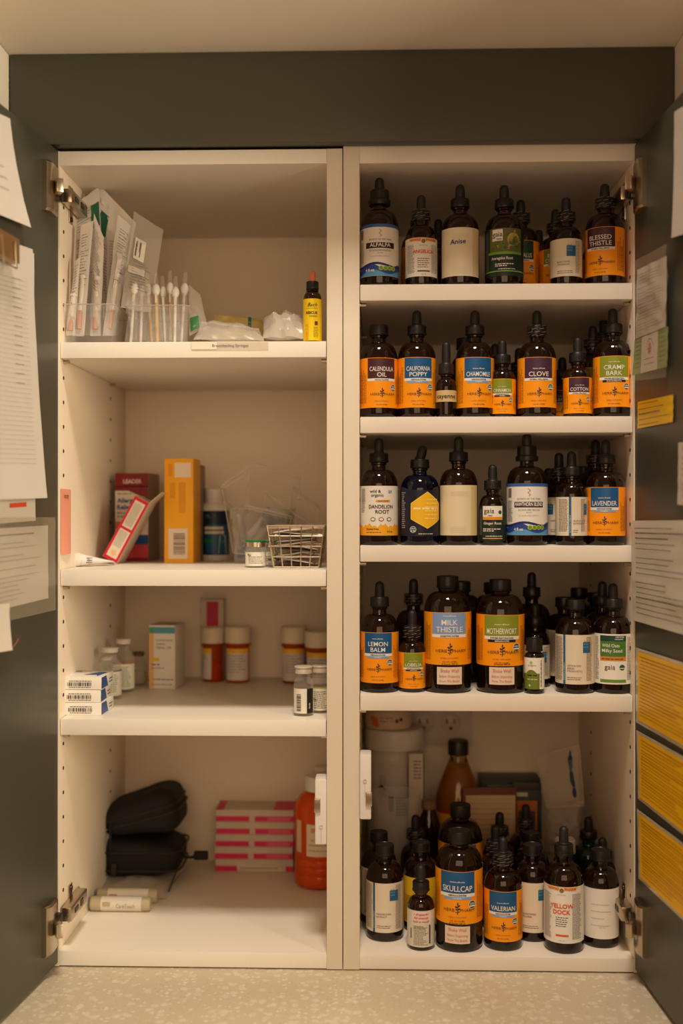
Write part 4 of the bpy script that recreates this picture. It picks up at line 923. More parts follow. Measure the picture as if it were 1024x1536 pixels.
# clear bin with zip bags
openbin('clear_bin', X(347, .17), X(430, .17), .17, .31, l2, .078, 'clear bin in front of the back wall holding zip bags of syringes', ribs=0)
BLUEP = mat('blue_plastic', (60, 100, 178), .4)
FILML = film('light_zip_film', (236, 230, 218), .05, .12)
def zipb(corn, label, seed, m=FILML, th=.014): return puff('zip_bag', corn, m, th, .005, 18, 18, seed=seed, label=label, cat='bag', group='clear zip bags piled in the bin behind the basket', seam=film('zip_seam', (236, 228, 214), .65), edge=True)
zipb([(332, 728, .22), (374, 697, .22), (370, 815, .20), (350, 830, .20)], 'clear zip bag on the left with slanted top seal', 31)
zipb([(374, 690, .25), (452, 712, .25), (440, 790, .24), (368, 770, .24)], 'topmost clear zip bag reaching highest up the back wall', 32, film('clear_plastic_film_b', (236, 230, 218), .03))
zipb([(366, 757, .20), (438, 774, .20), (420, 835, .19), (352, 830, .19)], 'front clear zip bag full of blue-capped syringes', 33, film('clear_plastic_film_c', (236, 230, 218), .06))
zipb([(400, 738, .22), (462, 784, .22), (470, 800, .20), (388, 792, .20)], 'clear zip bag slumping right behind the wire basket', 34)
zipb([(440, 730, .26), (480, 760, .26), (482, 800, .25), (430, 790, .25)], 'rearmost cloudy bag at the right behind the basket', 35, film('clear_plastic_film_b', (236, 230, 218), .03))
for k, (a, b) in enumerate((((366, 812), (405, 768)), ((378, 815), (410, 780)), ((358, 770), (370, 820)), ((352, 790), (362, 832)), ((395, 800), (420, 775)))):
    pa, pb_ = P(a[0], a[1], .215+.012*k), P(b[0], b[1], .235+.01*k); r_ = empty('oral_syringe', pa, 0, ('blue-ended syringe, longest, slanting up right', 'blue-ended syringe just right of the longest one', 'blue-ended syringe standing steeply at the left', 'short blue-ended syringe in the bin corner', 'blue-ended syringe lowest and rightmost, near the vials')[k], 'syringe', 'syringes inside the zip bags'); d = pb_-pa
    m = MB(); m.tube([d*0, d*.75], .0052, mat('pale_syringe_plastic', (224, 214, 200), .3), 12); m.build('barrel', r_)
    m = MB(); m.tube([d*.75, d*1.0], .0052, BLUEP, 10); m.tube([d*1.0, d*1.05], .0075, BLUEP, 12); m.build('plunger', r_)
# vials
def vial(px, Y, z0, wpx, ztop, capc, label, lab=None, neckw=.72, caph=.14, green=False, group=None, liquid=None):
    r = wid(wpx, Y)/2; h = ztop-z0; x = X(px, Y); face = -math.degrees(math.atan2(x, Y+D0)); rt = empty('glass_vial', (x, Y, z0+.0002), face, label, 'vial', group)
    b = MB(); n = r*neckw; b.lathe([(0, .001), (r*.8, 0), (r*.97, .001), (r, .003), (r, h*.62), (r*.93, h*.70), (n*.8, h*.78), (n*.8, h*.86), (0, h*.86)], CLEARG, 32); b.build('glass_body', rt)
    li = MB(); rr = r-.0012; li.lathe([(0, .003), (rr*.9, .003), (rr, .005), (rr, h*.42), (0, h*.42)], liquid or mat('clear_medicine', (200, 190, 170), .2), 24); li.build('liquid', rt)
    c = MB(); c.lathe([(n*.9, h*(1-caph)), (n, h*(1-caph)+.0004), (n, h*(1-caph*.3)), (n*.97, h*(1-caph*.25)), (0, h*(1-caph*.25))], STEEL if green else capc, 32)
    c.lathe([(0, h*(1-caph*.25)), (n*1.06, h*(1-caph*.25)), (n*1.08, h*(1-caph*.1)), (n*1.0, h), (0, h)], capc, 32); c.build('crimp_cap', rt)
    if lab: m = MB(); lab(Print(m, r+.0002), h*.06, h*.56, r); m.build('paper_label', rt)
    return rt
GRC = mat('green_vial_cap', (20, 120, 70), .35); GV = 'green-capped vials left of the wire basket'
vial(383, .075, l2, 31, Z(383, 810, .075), GRC, 'green-capped vial in front, white label facing out', viallab((226, 222, 206), False), .95, .26, True, GV)
vial(404, .115, l2, 26, Z(404, 811, .115), GRC, 'green-capped vial right behind the front one', viallab((226, 222, 206), False), .95, .26, True, GV)
vial(411, .085, l2, 20, Z(411, 838, .085), GRC, 'short green-capped vial touching the wire basket', None, .95, .2, True, GV)
# wire basket
r_ = empty('wire_basket', (X(445, .09), .09, l2), 0, 'small chrome wire basket stuffed with white packets', 'basket'); bx0, bx1 = X(402, .06)-X(445, .09), X(487, .06)-X(445, .09); bh = Z(445, 789, .05)-l2; tpr = .008
BZ = STEEL; b = MB(); ya, yb = -.045, .055
def rect(x0, x1, y0, y1, z): return [(x0, y0, z), (x1, y0, z), (x1, y1, z), (x0, y1, z)]
b.tube(rect(bx0, bx1, ya, yb, bh), .0010, BZ, 8, closed=True); b.tube(rect(bx0+.002, bx1-.002, ya+.001, yb-.001, bh-.0025), .0009, BZ, 8, closed=True); b.build('rim', r_)
b = MB(); nx = 6
for k in range(nx):
    t = k/(nx-1); xt = bx0+(bx1-bx0)*t; xb = bx0+tpr+(bx1-bx0-2*tpr)*t
    b.tube([(xt, ya, bh), (xb, ya+tpr, .001), (xb, yb-tpr, .001), (xt, yb, bh)], .0009, BZ, 6)
for k in range(5):
    t = k/4; yt = ya+(yb-ya)*t; yo = ya+tpr+(yb-ya-2*tpr)*t
    b.tube([(bx0, yt, bh), (bx0+tpr, yo, .001), (bx1-tpr, yo, .001), (bx1, yt, bh)], .0009, BZ, 6)
for q in (.03, .27, .52, .76):
    e = tpr*(1-q); b.tube(rect(bx0+e, bx1-e, ya+e, yb-e, max(.001, bh*q)), .0009, BZ, 6, closed=True)
b.build('wire_mesh', r_)
PKT = mat('packet_paper', (232, 222, 208), .5, var=.08, bscale=60)
for k in range(11):
    zc = l2+.0055+k*.0044; x0, x1 = X(414-k*.55, .06)+.002*(k % 3), X(474+k*.55, .06)-.002*((k+1) % 3); sl = .004*math.sin(k*1.7)
    pts = [Vector((x0, .105, zc+sl)), Vector((x1, .105, zc-sl)), Vector((x1, .055, zc-sl)), Vector((x0, .055, zc+sl))]
    c = MB(); nu = 12; nv = 6; vs = []; fs = []
    for s_ in (1, -1):
        for j in range(nv+1):
            for i in range(nu+1):
                u, v = i/nu, j/nv; p = pts[0]*(1-u)*(1-v)+pts[1]*u*(1-v)+pts[2]*u*v+pts[3]*(1-u)*v; e = (math.sin(PI*u)*math.sin(PI*v))**.5
                vs.append((p.x, p.y, p.z+s_*(.0001+.0024*e)+.0016*noise.noise(Vector((p.x*60, p.y*40, k*.35)))))
    N = (nu+1)*(nv+1)
    for j in range(nv):
        for i in range(nu): a = j*(nu+1)+i; fs.append((a, a+1, a+nu+2, a+nu+1)); fs.append((a+N, a+N+nu+1, a+N+nu+2, a+N+1))
    c.add(vs, fs, PKT if k % 4 else mat('packet_dark_foil', (140, 128, 116), .35, .4)); tag(c.build('packet'), ['lowest', 'second lowest', 'third lowest', 'fourth from the bottom', 'fifth from the bottom', 'middle', 'fifth from the top', 'fourth from the top', 'third from the top', 'second from the top', 'topmost'][k]+' flat packet in the wire basket', 'packet', 'packets in the wire basket')

# ================================================================ left cabinet, third shelf
WC = mat('glossy_white_card', (232, 226, 214), .35)
def bfront(p, W_, H_):
    p.barcode(W_*.16, W_*.78, H_*.28, H_*.58, 3, c=(60, 52, 48)); p.dashes(W_*.2, W_*.76, H_*.66, .0009, (90, 80, 76), 3); p.dashes(W_*.2, W_*.76, H_*.16, .0008, (90, 80, 76), 3)
def bside(p, W_, H_): p.pl([(W_*.02, H_*.05), (W_*.02, H_*.95), (W_*.4, H_*.95), (W_*.55, H_*.05)], (44, 76, 136), 2); p.dashes(W_*.62, W_*.9, H_*.5, .0014, (60, 60, 70), 3); p.dashes(W_*.62, W_*.9, H_*.25, .0014, (60, 60, 70), 3)
def btop(p, W_, D_): p.pl([(W_*.45, D_*.35), (W_*.75, D_*.75), (W_*.95, D_*.75), (W_*.85, D_*.15), (W_*.78, D_*.35)], (44, 76, 136), 2); p.rect(W_*.05, W_*.25, D_*.82, D_*.9, (44, 76, 136), 2)
bh_ = .0162
for k, (q0, q1, lb) in enumerate(((93, 152, 'lowest of three flat white and blue barcoded boxes'), (91, 151, 'middle of three flat white and blue barcoded boxes'), (91.5, 152, 'topmost of three flat white and blue barcoded boxes'))):
    carton('flat_medicine_box', q0, q1, l3+bh_*(k+1)+.0003*k, l3+(bh_+.0004)*k, .028, .062, WC, lb, 'small boxes stacked at the left', front=bfront, side=bside, top=btop if k == 2 else None, rz=(-1.5, 1, -1)[k])
WHC = mat('white_vial_cap', (218, 208, 196), .4); GVL = 'vials standing in the left back of the third shelf'
vial(165, .17, l3, 34, Z(165, 971, .17), WHC, 'white-capped vial nearest behind the flat boxes', viallab((120, 110, 100), False), .72, .10, False, GVL)
vial(185, .23, l3, 33, Z(185, 958, .23), WHC, 'taller-looking white-capped vial further back with red-marked label', viallab((190, 70, 60), False), .66, .10, False, GVL)
vial(158, .215, l3, 30, Z(160, 985, .215), WHC, 'white-capped vial half hidden against the left panel', None, .7, .10, False, GVL)
vial(207, .29, l3, 26, Z(207, 978, .29), mat('brown_vial_cap', (110, 84, 64), .5), 'rearmost dim vial left of the white carton', None, .7, .12, False, GVL)
def levo(p, W_, H_):
    p.rect(0, W_*.18, 0, H_*.9, (232, 176, 116), 1); p.rect(0, W_, H_*.87, H_*.97, (84, 158, 186), 2); p.rect(0, W_*.18, H_*.87, H_*.97, (90, 150, 110), 3)
    for q, t in enumerate(('Levothyroxine', 'Sodium', 'Tablets, USP')): p.text(t, W_*.28, H_*(.75-q*.06), .0032, (100, 92, 96), 3, al='l', bold=0, fit=W_*.62)
    p.rect(W_*.08, W_*.4, H_*.43, H_*.49, (226, 190, 40), 3); p.dashes(W_*.1, W_*.44, H_*.37, .0018, (96, 88, 90), 3); p.dashes(W_*.1, W_*.6, H_*.32, .0012, (120, 112, 110), 3); p.dashes(W_*.14, W_*.95, H_*.14, .0014, (110, 100, 100), 3); p.dashes(W_*.1, W_*.9, H_*.06, .0012, (140, 130, 120), 3)
carton('medicine_carton', 223, 263, Z(245, 938, .25), l3, .25, .05, WC, 'white pill carton with orange side stripe and blue top band', front=levo, rz=-7, top=lambda p, W_, H_: p.rect(0, W_, 0, H_, (196, 170, 150), 1))
OP = mat('amber_pill_plastic', (240, 112, 20), .12, trans=.75, ior=1.3)
def pill(px, bpy, wpx, toppx, label, rot=0, tiltd=0, full=None, Yc=None):
    Y = Yc if Yc is not None else min(.335, Yz(px, bpy, l3)+.016); r = wid(wpx, Y)/2; h = P(px, toppx, Y).z-l3; rt = empty('pill_bottle', (X(px, Y), Y, l3+.0002), rot, label, 'pill bottle', 'orange pill bottles on the third shelf'); rb = r*.86
    b = MB(); b.lathe([(0, 0), (rb*.95, 0), (rb, .0015), (rb, h*.66), (rb*1.14, h*.665), (rb*1.14, h*.69), (rb, h*.695), (rb, h*.72), (rb*.93, h*.72), (rb*.93, h*.68), (rb*.93, .0025), (0, .0025)], OP, 40); b.build('bottle_body', rt)
    b = MB(); b.lathe([(r*.94, h*.71), (r, h*.715), (r, h*.98), (r*.96, h), (r*.8, h), (r*.78, h*.985), (0, h*.985)], mat('pill_cap_white', (224, 208, 184), .45), 60, rib=(h*.72, h*.97, -.0005)); b.build('child_proof_cap', rt)
    b = MB(); b.lathe([(0, .003), (rb*.88, .003), (rb*.88, h*.34), (0, h*.36)], mat('orange_tablets', (236, 130, 40), .6, bump=1.0, bscale=260), 24); b.build('tablets', rt)
    m = MB(); pillab()(Print(m, rb+.0002), h*.05, h*.62, rb); m.build('paper_label', rt); return rt
pill(319.5, 1022, 36, 941, 'orange pill bottle with its label turned left, in front of pink box', -75)
pill(357, 1025, 40, 940, 'orange pill bottle with label facing out, second from the left', -8)
pill(441, 1026, 40, 940, 'orange pill bottle standing alone behind the clear vials', 4)
pill(478, 1030, 42, 947, 'orange pill bottle partly hidden by the middle upright', 0)
pill(463, 1012, 36, 948, 'rearmost orange pill bottle between two others at the right', 0, Yc=.352)
carton('medicine_carton', 301, 335, Z(318, 899, .352), l3, .352, .02, mat('greyed_white_card', (206, 190, 172), .55), 'narrow white box with crimson stripe behind the left pill bottle', front=lambda p, W_, H_: p.rect(W_*.26, W_*.78, H_*.3, H_*.97, (196, 16, 70), 1))
vial(455, .040, l3, 29.5, Z(455, 999, .04), mat('grey_vial_cap', (196, 184, 166), .35), 'clear vial in front with black and white barcoded label', viallab(DK, True), .86, .15, False, 'clear vials at the right front of the third shelf')
vial(480, .062, l3, 27, Z(480, 998, .062), mat('grey_vial_cap', (196, 184, 166), .35), 'clear vial with green-edged label against the middle upright', viallab((150, 170, 60), False), .84, .15, False, 'clear vials at the right front of the third shelf')

# ================================================================ left cabinet, bottom
NYL = mat('black_nylon', (20, 18, 18), .75, bump=.5, bscale=700); ZIPM = mat('black_zip', (40, 37, 35), .5)
def softbox(mb, sx, sy, sz, m, e=.35, wedge=0, seed=0, wr=.003, M=None):
    vs = []; fs = []; nu, nv = 40, 22
    def sp(w, e): return math.copysign(abs(w)**e, w)
    for j in range(nv+1):
        ph = -PI/2+PI*j/nv
        for i in range(nu):
            th = 2*PI*i/nu; x = sp(math.cos(ph), .45)*sp(math.cos(th), e); y = sp(math.cos(ph), .45)*sp(math.sin(th), e); z = sp(math.sin(ph), .6)
            z *= (1+wedge*x); p = Vector((x*sx/2, y*sy/2, z*sz/2)); p += Vector((0, 0, 1))*wr*noise.noise(Vector((p.x*40+seed, p.y*40, p.z*20))); vs.append(tuple(p))
    for j in range(nv):
        for i in range(nu): fs.append((j*nu+i, j*nu+(i+1) % nu, (j+1)*nu+(i+1) % nu, (j+1)*nu+i))
    mb.add(vs, fs, m, M)
def zipline(mb, sx, sy, z, m, r=.0016, M=None, e=.35):
    def sp(w, e): return math.copysign(abs(w)**e, w)
    mb.tube([(sp(math.cos(t*2*PI/48), e)*sx/2, sp(math.sin(t*2*PI/48), e)*sy/2, z) for t in range(48)], r, m, 6, M, closed=True)
Yc = .295
r_ = empty('black_pouch', (X(216, Yc), Yc, l4+.010), 0, 'black zipped nylon case, lower of two, lying on a zip bag', 'case')
b = MB(); softbox(b, .124, .10, .056, NYL, .4, -.12, 1, M=T(0, 0, .028)); b.build('case_body', r_)
b = MB(); zipline(b, .128, .104, .040, ZIPM, M=T(0, 0, 0)); zipline(b, .126, .102, .013, ZIPM); b.box(-.038, -.030, -.056, -.052, .006, .026, ZIPM, .001); b.build('zip_seam', r_)
b = MB(); b.tube([(.058, -.02, .036), (.070, -.03, .028), (.080, -.034, .030), (.088, -.034, .034)], .0022, NYL, 8); b.box(.082, .104, -.038, -.031, .026, .040, NYL, .003); b.build('pull_strap', r_)
r_ = empty('black_pouch', (X(212, Yc), Yc, l4+.074), 0, 'black zipped nylon case, upper of two, tilted up at the right', 'case')
M = T(0, 0, .026) @ Ry(-11); b = MB(); softbox(b, .132, .10, .056, NYL, .42, .38, 5, .004, M); b.build('case_body', r_)
b = MB(); zipline(b, .136, .104, 0, ZIPM, M=M @ T(0, 0, -.004) @ Ry(-4), e=.42); zipline(b, .134, .102, 0, ZIPM, .0012, M=M @ T(0, 0, .006) @ Ry(-4), e=.42); b.build('zip_seam', r_)
b = MB(); b.tube([(-.034, -.054, .018), (-.0345, -.057, -.004), (-.034, -.057, -.022)], .0018, NYL, 8); b.box(-.058, -.052, -.050, -.045, .018, .021, mat('teal_tag', (40, 130, 170), .5)); b.box(-.058, -.040, -.0555, -.0535, .011, .0125, mat('gold_thread', (176, 150, 60), .5)); b.build('cord_and_tag', r_)
def flatbag(name, x0, x1, y0, y1, z0, h, m, label, seed, nu=22, nv=16, wr=.004):
    b = MB(); vs = []; fs = []
    for s_ in (1, 0):
        for j in range(nv+1):
            for i in range(nu+1):
                u, v = i/nu, j/nv; e = (max(0, math.sin(PI*u))*max(0, math.sin(PI*v)))**.4
                nn = noise.noise(Vector((u*5+seed, v*5, seed)))+.5*noise.noise(Vector((u*12+seed, v*11, seed)))
                vs.append((x0+(x1-x0)*u+.004*math.sin(v*5+seed), y0+(y1-y0)*v+.003*math.sin(u*7+seed), z0+(.0008 if not s_ else .0015+h*e*(.75+.35*nn))))
    N = (nu+1)*(nv+1)
    for j in range(nv):
        for i in range(nu): a = j*(nu+1)+i; fs.append((a, a+1, a+nu+2, a+nu+1)); fs.append((a+N, a+N+nu+1, a+N+nu+2, a+N+1))
    b.add(vs, fs, m); return b
b = flatbag('zip_bag', X(143, .24), X(258, .24), .192, .345, l4, .013, film('thick_zip_film', (214, 200, 184), .55), '', 3)
b.tube([(X(258, .24), .215, l4+.004), (X(262, .28), .28, l4+.005), (X(266, .34), .34, l4+.004)], .0014, mat('blue_zip', (70, 84, 120), .4), 6)
tag(b.build('zip_bag'), 'flat clear zip bag lying under the black cases', 'bag')
KH = mat('khaki_plastic', (186, 172, 140), .4)
def pen(px0, px1, Y, lbl, wrap, lab=True):
    x0, x1 = X(px0, Y), X(px1, Y); r = .0098; rt = empty('lancing_pen', (x0, Y, l4+r+.0002), 0, lbl, 'pen'); L_ = x1-x0
    b = MB(); b.tube([(L_*.14, 0, 0), (L_*.16, 0, 0), (L_*.6, 0, .0), (L_*.97, 0, 0), (L_, 0, 0)], [.008, r, r, r*.97, r*.85], KH, 28); b.build('pen_body', rt)
    b = MB(); b.tube([(0, 0, 0), (L_*.02, 0, 0), (L_*.14, 0, 0)], [.006, .0075, .0078], CLEARP, 20); b.tube([(L_*.03, 0, 0), (L_*.12, 0, 0)], .004, mat('pale_blue_plastic', (96, 132, 170), .4), 12); b.build('clear_tip', rt)
    b = MB(); b.tube([(L_*.30, 0, 0), (L_*.88, 0, 0)], r+.0003, mat('pen_white_wrap', (226, 218, 204), .35), 28)
    if lab: p = Print(b, origin=(L_*.30, -r-.0004, -r*.4)); p.text('CareTouch', L_*.36, .0012, .0056, (150, 140, 130), 1, bold=.0, fit=L_*.27)
    b.build('white_sleeve', rt); b = MB(); b.box(L_*.33, L_*.44, -r-.0012, -r+.003, -.001, .005, KH, .0014); b.build('release_button', rt)
pen(122, 226, .145, 'khaki and white lancing pen in front with blue-centred clear tip', True)
pen(132, 236, .178, 'khaki and white lancing pen lying just behind the front one', True, False)
GB = 'pink-striped boxes stacked on the cabinet floor'; hb = (Z(380, 1212, .33)-l4)/5
for k, nm in enumerate(('lowest', 'second lowest', 'middle', 'second highest', 'topmost')):
    def fr(p, W_, H_, k=k):
        C_ = (216, 36, 92)
        if k == 0: p.rect(0, W_*.28, H_*.05, H_*.5, C_, 1); p.rect(W_*.9, W_, H_*.05, H_*.5, C_, 1); p.pl([(W_*.28, H_*.3), (W_*.86, H_*.05), (W_*.86, H_*.35), (W_*.28, H_*.75)], (214, 200, 180), 2); p.dashes(W_*.32, W_*.82, H_*.3, .0014, (120, 100, 96), 3)
        else: p.rect(0, W_*.43, H_*.06, H_*.5, C_, 1); p.rect(W_*.5, W_, H_*.06, H_*.5, C_, 1); p.rect(W_*.66, W_*.95, H_*.14, H_*.42, (226, 96, 130), 2)
    def tp_(p, W_, H_): p.rect(0, W_*.1, 0, H_, (216, 36, 92), 1); p.rect(W_*.74, W_, 0, H_, (216, 36, 92), 1)
    off = (0, -1, 0, 1, .6)[k]; carton('flat_medicine_box', 323+off, 440+off*1.3, l4+hb*(k+1)-.0003, l4+hb*k, .318, .055, mat('greyed_white_card', (206, 190, 172), .55), nm+' of five flat boxes with pink stripes, left of the orange bottle', GB, front=fr, top=tp_ if k == 4 else None)
# orange drink bottle
OR = mat('orange_liquid_plastic', (244, 92, 16), .15, trans=.35, ior=1.35); ORL = mat('orange_liquid', (236, 84, 10), .2)
def syrup(px, Y, toppx, rpx, label, lab=True):
    r = wid(rpx, Y); h = P(px, toppx, Y).z-l4; rt = empty('medicine_bottle', (X(px, Y), Y, l4+.0002), -12, label, 'bottle'); rc = r*.60
    b = MB(); b.lathe([(0, 0), (r*.85, 0), (r*.97, .003), (r, .008), (r, h*.12), (r*.97, h*.13), (r, h*.14), (r, h*.19), (r*.97, h*.20), (r, h*.21), (r, h*.26), (r*.97, h*.27), (r, h*.28), (r, h*.70), (r*.96, h*.76), (r*.75, h*.83), (rc*.85, h*.86), (rc*.85, h*.88), (0, h*.88)], OR, 44); b.build('bottle_body', rt)
    b = MB(); b.lathe([(0, .002), (r*.8, .002), (r*.93, .009), (r*.93, h*.70), (r*.7, h*.81), (0, h*.81)], ORL, 30); b.build('liquid', rt)
    b = MB(); b.lathe([(rc*.9, h*.865), (rc, h*.868), (rc, h*.985), (rc*.93, h), (0, h)], WHITEP, 60, rib=(h*.875, h*.98, -.0005)); b.build('screw_cap', rt)
    if lab:
        m = MB(); p = Print(m, r+.0002); p.rect(-.012, .03, h*.31, h*.60, (230, 214, 184), 1); p.rect(-.034, -.022, h*.33, h*.62, (226, 196, 160), 1); p.text('SF', -.001, h*.53, .006, (240, 120, 30), 3, bold=.04); p.text('Rx Only', -.004, h*.45, .003, (100, 84, 70), 3, rot=0, bold=0, al='l'); p.dashes(-.008, .02, h*.41, .0012, (120, 100, 90), 3); p.dashes(-.008, .02, h*.36, .0012, (140, 120, 100), 3); m.build('paper_label', rt)
syrup(481, .272, 1163, 39, 'bright orange liquid bottle with white cap beside the middle upright')
syrup(484, .352, 1149, 21, 'second white-capped bottle behind the orange one', False)

# ================================================================ right cabinet, things at the back of the bottom
Y = .325; tx = X(591, Y); th_ = Z(591, 1090, Y)-z5; tr = wid(88, Y)/2
r_ = empty('supplement_tub', (tx, Y, z5+.0002), 0, 'large pale tub with white screw lid at the back left corner', 'tub')
b = MB(); b.lathe([(0, 0), (tr*.9, 0), (tr*.94, .003), (tr*.94, th_*.80), (tr*.9, th_*.84), (tr*.86, th_*.86), (0, th_*.86)], mat('pale_tub_plastic', (206, 198, 184), .4), 48); b.build('tub_body', r_)
b = MB(); b.lathe([(tr*.9, th_*.865), (tr*.99, th_*.865), (tr, th_*.87), (tr, th_*.985), (tr*.97, th_), (0, th_)], WHITEP, 64, rib=(th_*.875, th_*.98, -.0005)); b.build('screw_lid', r_)
b = MB(); p = Print(b, tr*.94+.0002); p.rect(-tr*1.3, tr*1.3, th_*.06, th_*.79, (204, 196, 186), 1); p.rect(.002, .018, th_*.44, th_*.56, (60, 92, 84), 2)
for q in range(6): p.rect(.0028, .0172, th_*(.45+q*.02), th_*(.457+q*.02), (176, 186, 174), 3)
p.rect(-.009, -.002, th_*.47, th_*.57, (70, 90, 90), 2); p.para(-.024, -.012, th_*.7, th_*.5, .001, .003, (110, 104, 100), 2); p.pl([(-.028, th_*.62), (-.02, th_*.645), (-.012, th_*.6), (-.02, th_*.625)], DK, 3); p.rect(.0195, .0205, th_*.06, th_*.76, (130, 120, 110), 2); p.para(.026, .036, th_*.72, th_*.55, .001, .003, (90, 90, 88), 2); b.build('paper_label', r_)
jz = z5+th_+.0006; jr = wid(70, Y)/2; r_ = empty('cosmetic_jar', (X(582, Y), Y, jz), 0, 'cream jar with orange-fruit label standing on the big white lid', 'jar')
b = MB(); b.lathe([(0, 0), (jr*.95, 0), (jr, .002), (jr, .029), (jr*.95, .031), (0, .031)], mat('cream_jar_plastic', (226, 204, 176), .4), 44); b.build('jar_body', r_)
b = MB(); b.lathe([(jr*.95, .0315), (jr*1.02, .0315), (jr*1.02, .043), (jr*.98, .0445), (0, .0445)], mat('brown_lid', (134, 64, 38), .4), 44); b.build('lid', r_)
b = MB(); p = Print(b, jr+.0001); p.rect(-jr*1.4, jr*1.4, .002, .028, (226, 198, 168), 1)
for a_, b_ in ((-.024, .010), (-.020, .015), (-.026, .017), (-.019, .008)): p.disc(a_, b_, .0045, (226, 120, 50), 2)
p.dashes(-.013, .008, .018, .0016, (150, 100, 70), 2); p.dashes(-.013, .008, .013, .0016, (150, 100, 70), 2); p.disc(.013, .014, .003, (70, 110, 50), 2); p.disc(.020, .016, .003, (70, 60, 50), 2); b.build('paper_label', r_)
carton('medicine_carton', 613, 636, Z(625, 1131, .262), z5, .262, .02, mat('greyed_white_card', (206, 190, 172), .55), 'tall slim white carton right of the big tub with green edge', rz=0, front=lambda p, W_, H_: (p.rect(W_*.93, W_, 0, H_, (40, 84, 60), 1), [p.dashes(W_*.3, W_*.8, H_*(.94-q*.025), .0016, (96, 96, 94), 2) for q in range(6)]))
# glass beaker
Y = .205; br_ = wid(74, Y)/2; bh2 = Z(596, 1190, Y)-z5; r_ = empty('glass_jug', (X(594, Y), Y, z5+.0002), 0, 'clear glass jug with wide rim in front of the big tub', 'jug')
b = MB(); b.lathe([(0, .001), (br_*.8, 0), (br_*.9, .004), (br_*.92, bh2*.85), (br_, bh2*.99), (br_*.985, bh2), (br_*.95, bh2*.985), (br_*.88, bh2*.85), (br_*.86, .006), (0, .005)], CLEARG, 48); b.build('glass_body', r_)
b = MB(); b.tube([(br_*1.0*math.cos(2*PI*k/40), br_*1.0*math.sin(2*PI*k/40), bh2) for k in range(40)], .0011, CLEARG, 8, closed=True); b.build('rim', r_)
# amber jar behind
Y = .225; r_ = empty('amber_jar', (X(643, Y), Y, z5+.0002), 0, 'round-shouldered amber jar between the jug and the tall juice bottle', 'jar'); ar = wid(36, Y)/2; ah = Z(641, 1213, Y)-z5
b = MB(); b.lathe([(0, 0), (ar*.9, 0), (ar, .004), (ar, ah*.75), (ar*.85, ah*.88), (ar*.55, ah*.96), (ar*.5, ah), (0, ah)], AMBER, 36); b.build('glass_body', r_)
b = MB(); b.lathe([(ar*.5, ah+.0004), (ar*.62, ah+.0004), (ar*.62, ah+.012), (0, ah+.012)], mat('tan_cap', (130, 100, 70), .5), 30); b.build('screw_cap', r_)
# tall amber-liquid bottle
Y = .285; r_ = empty('vinegar_bottle', (X(687, Y), Y, z5+.0002), 0, 'tall bottle of golden liquid with black cap and yellow-red label', 'bottle'); vr = wid(70, Y)/2; vh = Z(687, 1110, Y)-z5
b = MB(); b.lathe([(0, 0), (vr*.9, 0), (vr, .005), (vr, vh*.52), (vr*.93, vh*.62), (vr*.7, vh*.74), (vr*.42, vh*.85), (vr*.36, vh*.88), (vr*.36, vh*.93), (0, vh*.93)], mat('pale_bottle_glass', (240, 196, 110), .04, trans=.95, ior=1.45), 44); b.build('glass_body', r_)
b = MB(); b.lathe([(0, .003), (vr*.93, .005), (vr*.94, vh*.52), (vr*.87, vh*.62), (vr*.62, vh*.745), (vr*.4, vh*.82), (0, vh*.82)], mat('golden_vinegar', (176, 116, 12), .15), 36); b.build('liquid', r_)
b = MB(); b.lathe([(vr*.38, vh*.90), (vr*.44, vh*.90), (vr*.44, vh*.985), (vr*.4, vh), (0, vh)], BLACKP, 48, rib=(vh*.91, vh*.98, -.0004)); b.build('screw_cap', r_)
b = MB(); p = Print(b, vr+.0002); p.rect(-vr*1.4, vr*1.4, vh*.12, vh*.53, (240, 176, 20), 1); p.rect(-vr*1.4, vr*1.4, vh*.515, vh*.53, (196, 40, 30), 2); p.rect(-.022, .022, vh*.39, vh*.48, (206, 30, 24), 2); p.text('BRAGG', 0, vh*.41, .009, (240, 200, 60), 3, bold=.05, fit=.038); p.rect(-.02, .02, vh*.28, vh*.33, (200, 60, 30), 2); b.build('paper_label', r_)
# cards and cartons
def cardf(p, W_, H_):
    p.rect(W_*.05, W_*.97, H_*.04, H_*.93, (206, 178, 134), 1)
    for q in range(10): p.dashes(W_*.14, W_*.9, H_*(.85-q*.05), .0010, (160, 130, 96), 2)
carton('framed_card', 694, 775, Z(735, 1182, .235), z5, .235, .004, mat('dark_red_brown_card', (112, 48, 28), .5), 'cream lined card with dark red edge standing behind the bottles', front=cardf, rz=2, cat='card')
carton('tea_carton', 771, 811, Z(790, 1186, .245), z5, .245, .05, mat('black_card', (30, 28, 26), .45), 'black carton with orange panel right of the cream card', front=lambda p, W_, H_: (p.rect(W_*.1, W_*.85, H_*.3, H_*.9, (186, 104, 44), 1), p.rect(W_*.16, W_*.78, H_*.3, H_*.80, (90, 46, 22), 2), p.rect(0, W_*.5, H_*.94, H_*.98, (196, 188, 170), 2)), rz=-4)
carton('tea_carton', 722, 812, Z(770, 1170, .31), z5, .31, .05, mat('dark_green_card', (28, 40, 36), .45), 'dark green carton at the back above the cream card', front=lambda p, W_, H_: (p.rect(W_*.1, W_*.9, H_*.93, H_*.95, (120, 126, 118), 1)), rz=1)
pos_ = puff('zip_bag', [(806, 1136, .27), (868, 1118, .25), (876, 1210, .235), (818, 1210, .235)], film('clear_plastic_film_d', (222, 206, 188), .2), .016, .006, 20, 20, seed=41, label='tall clear zip bag with a blue closure in the back right corner', cat='bag', edge=True, prn=lambda p, W_, H_: [p.disc(W_*.80, H_*(.86-q*.09), .0030 if q % 3 else .0012, (30, 62, 92), 2, ry=.0075) for q in range(8)])
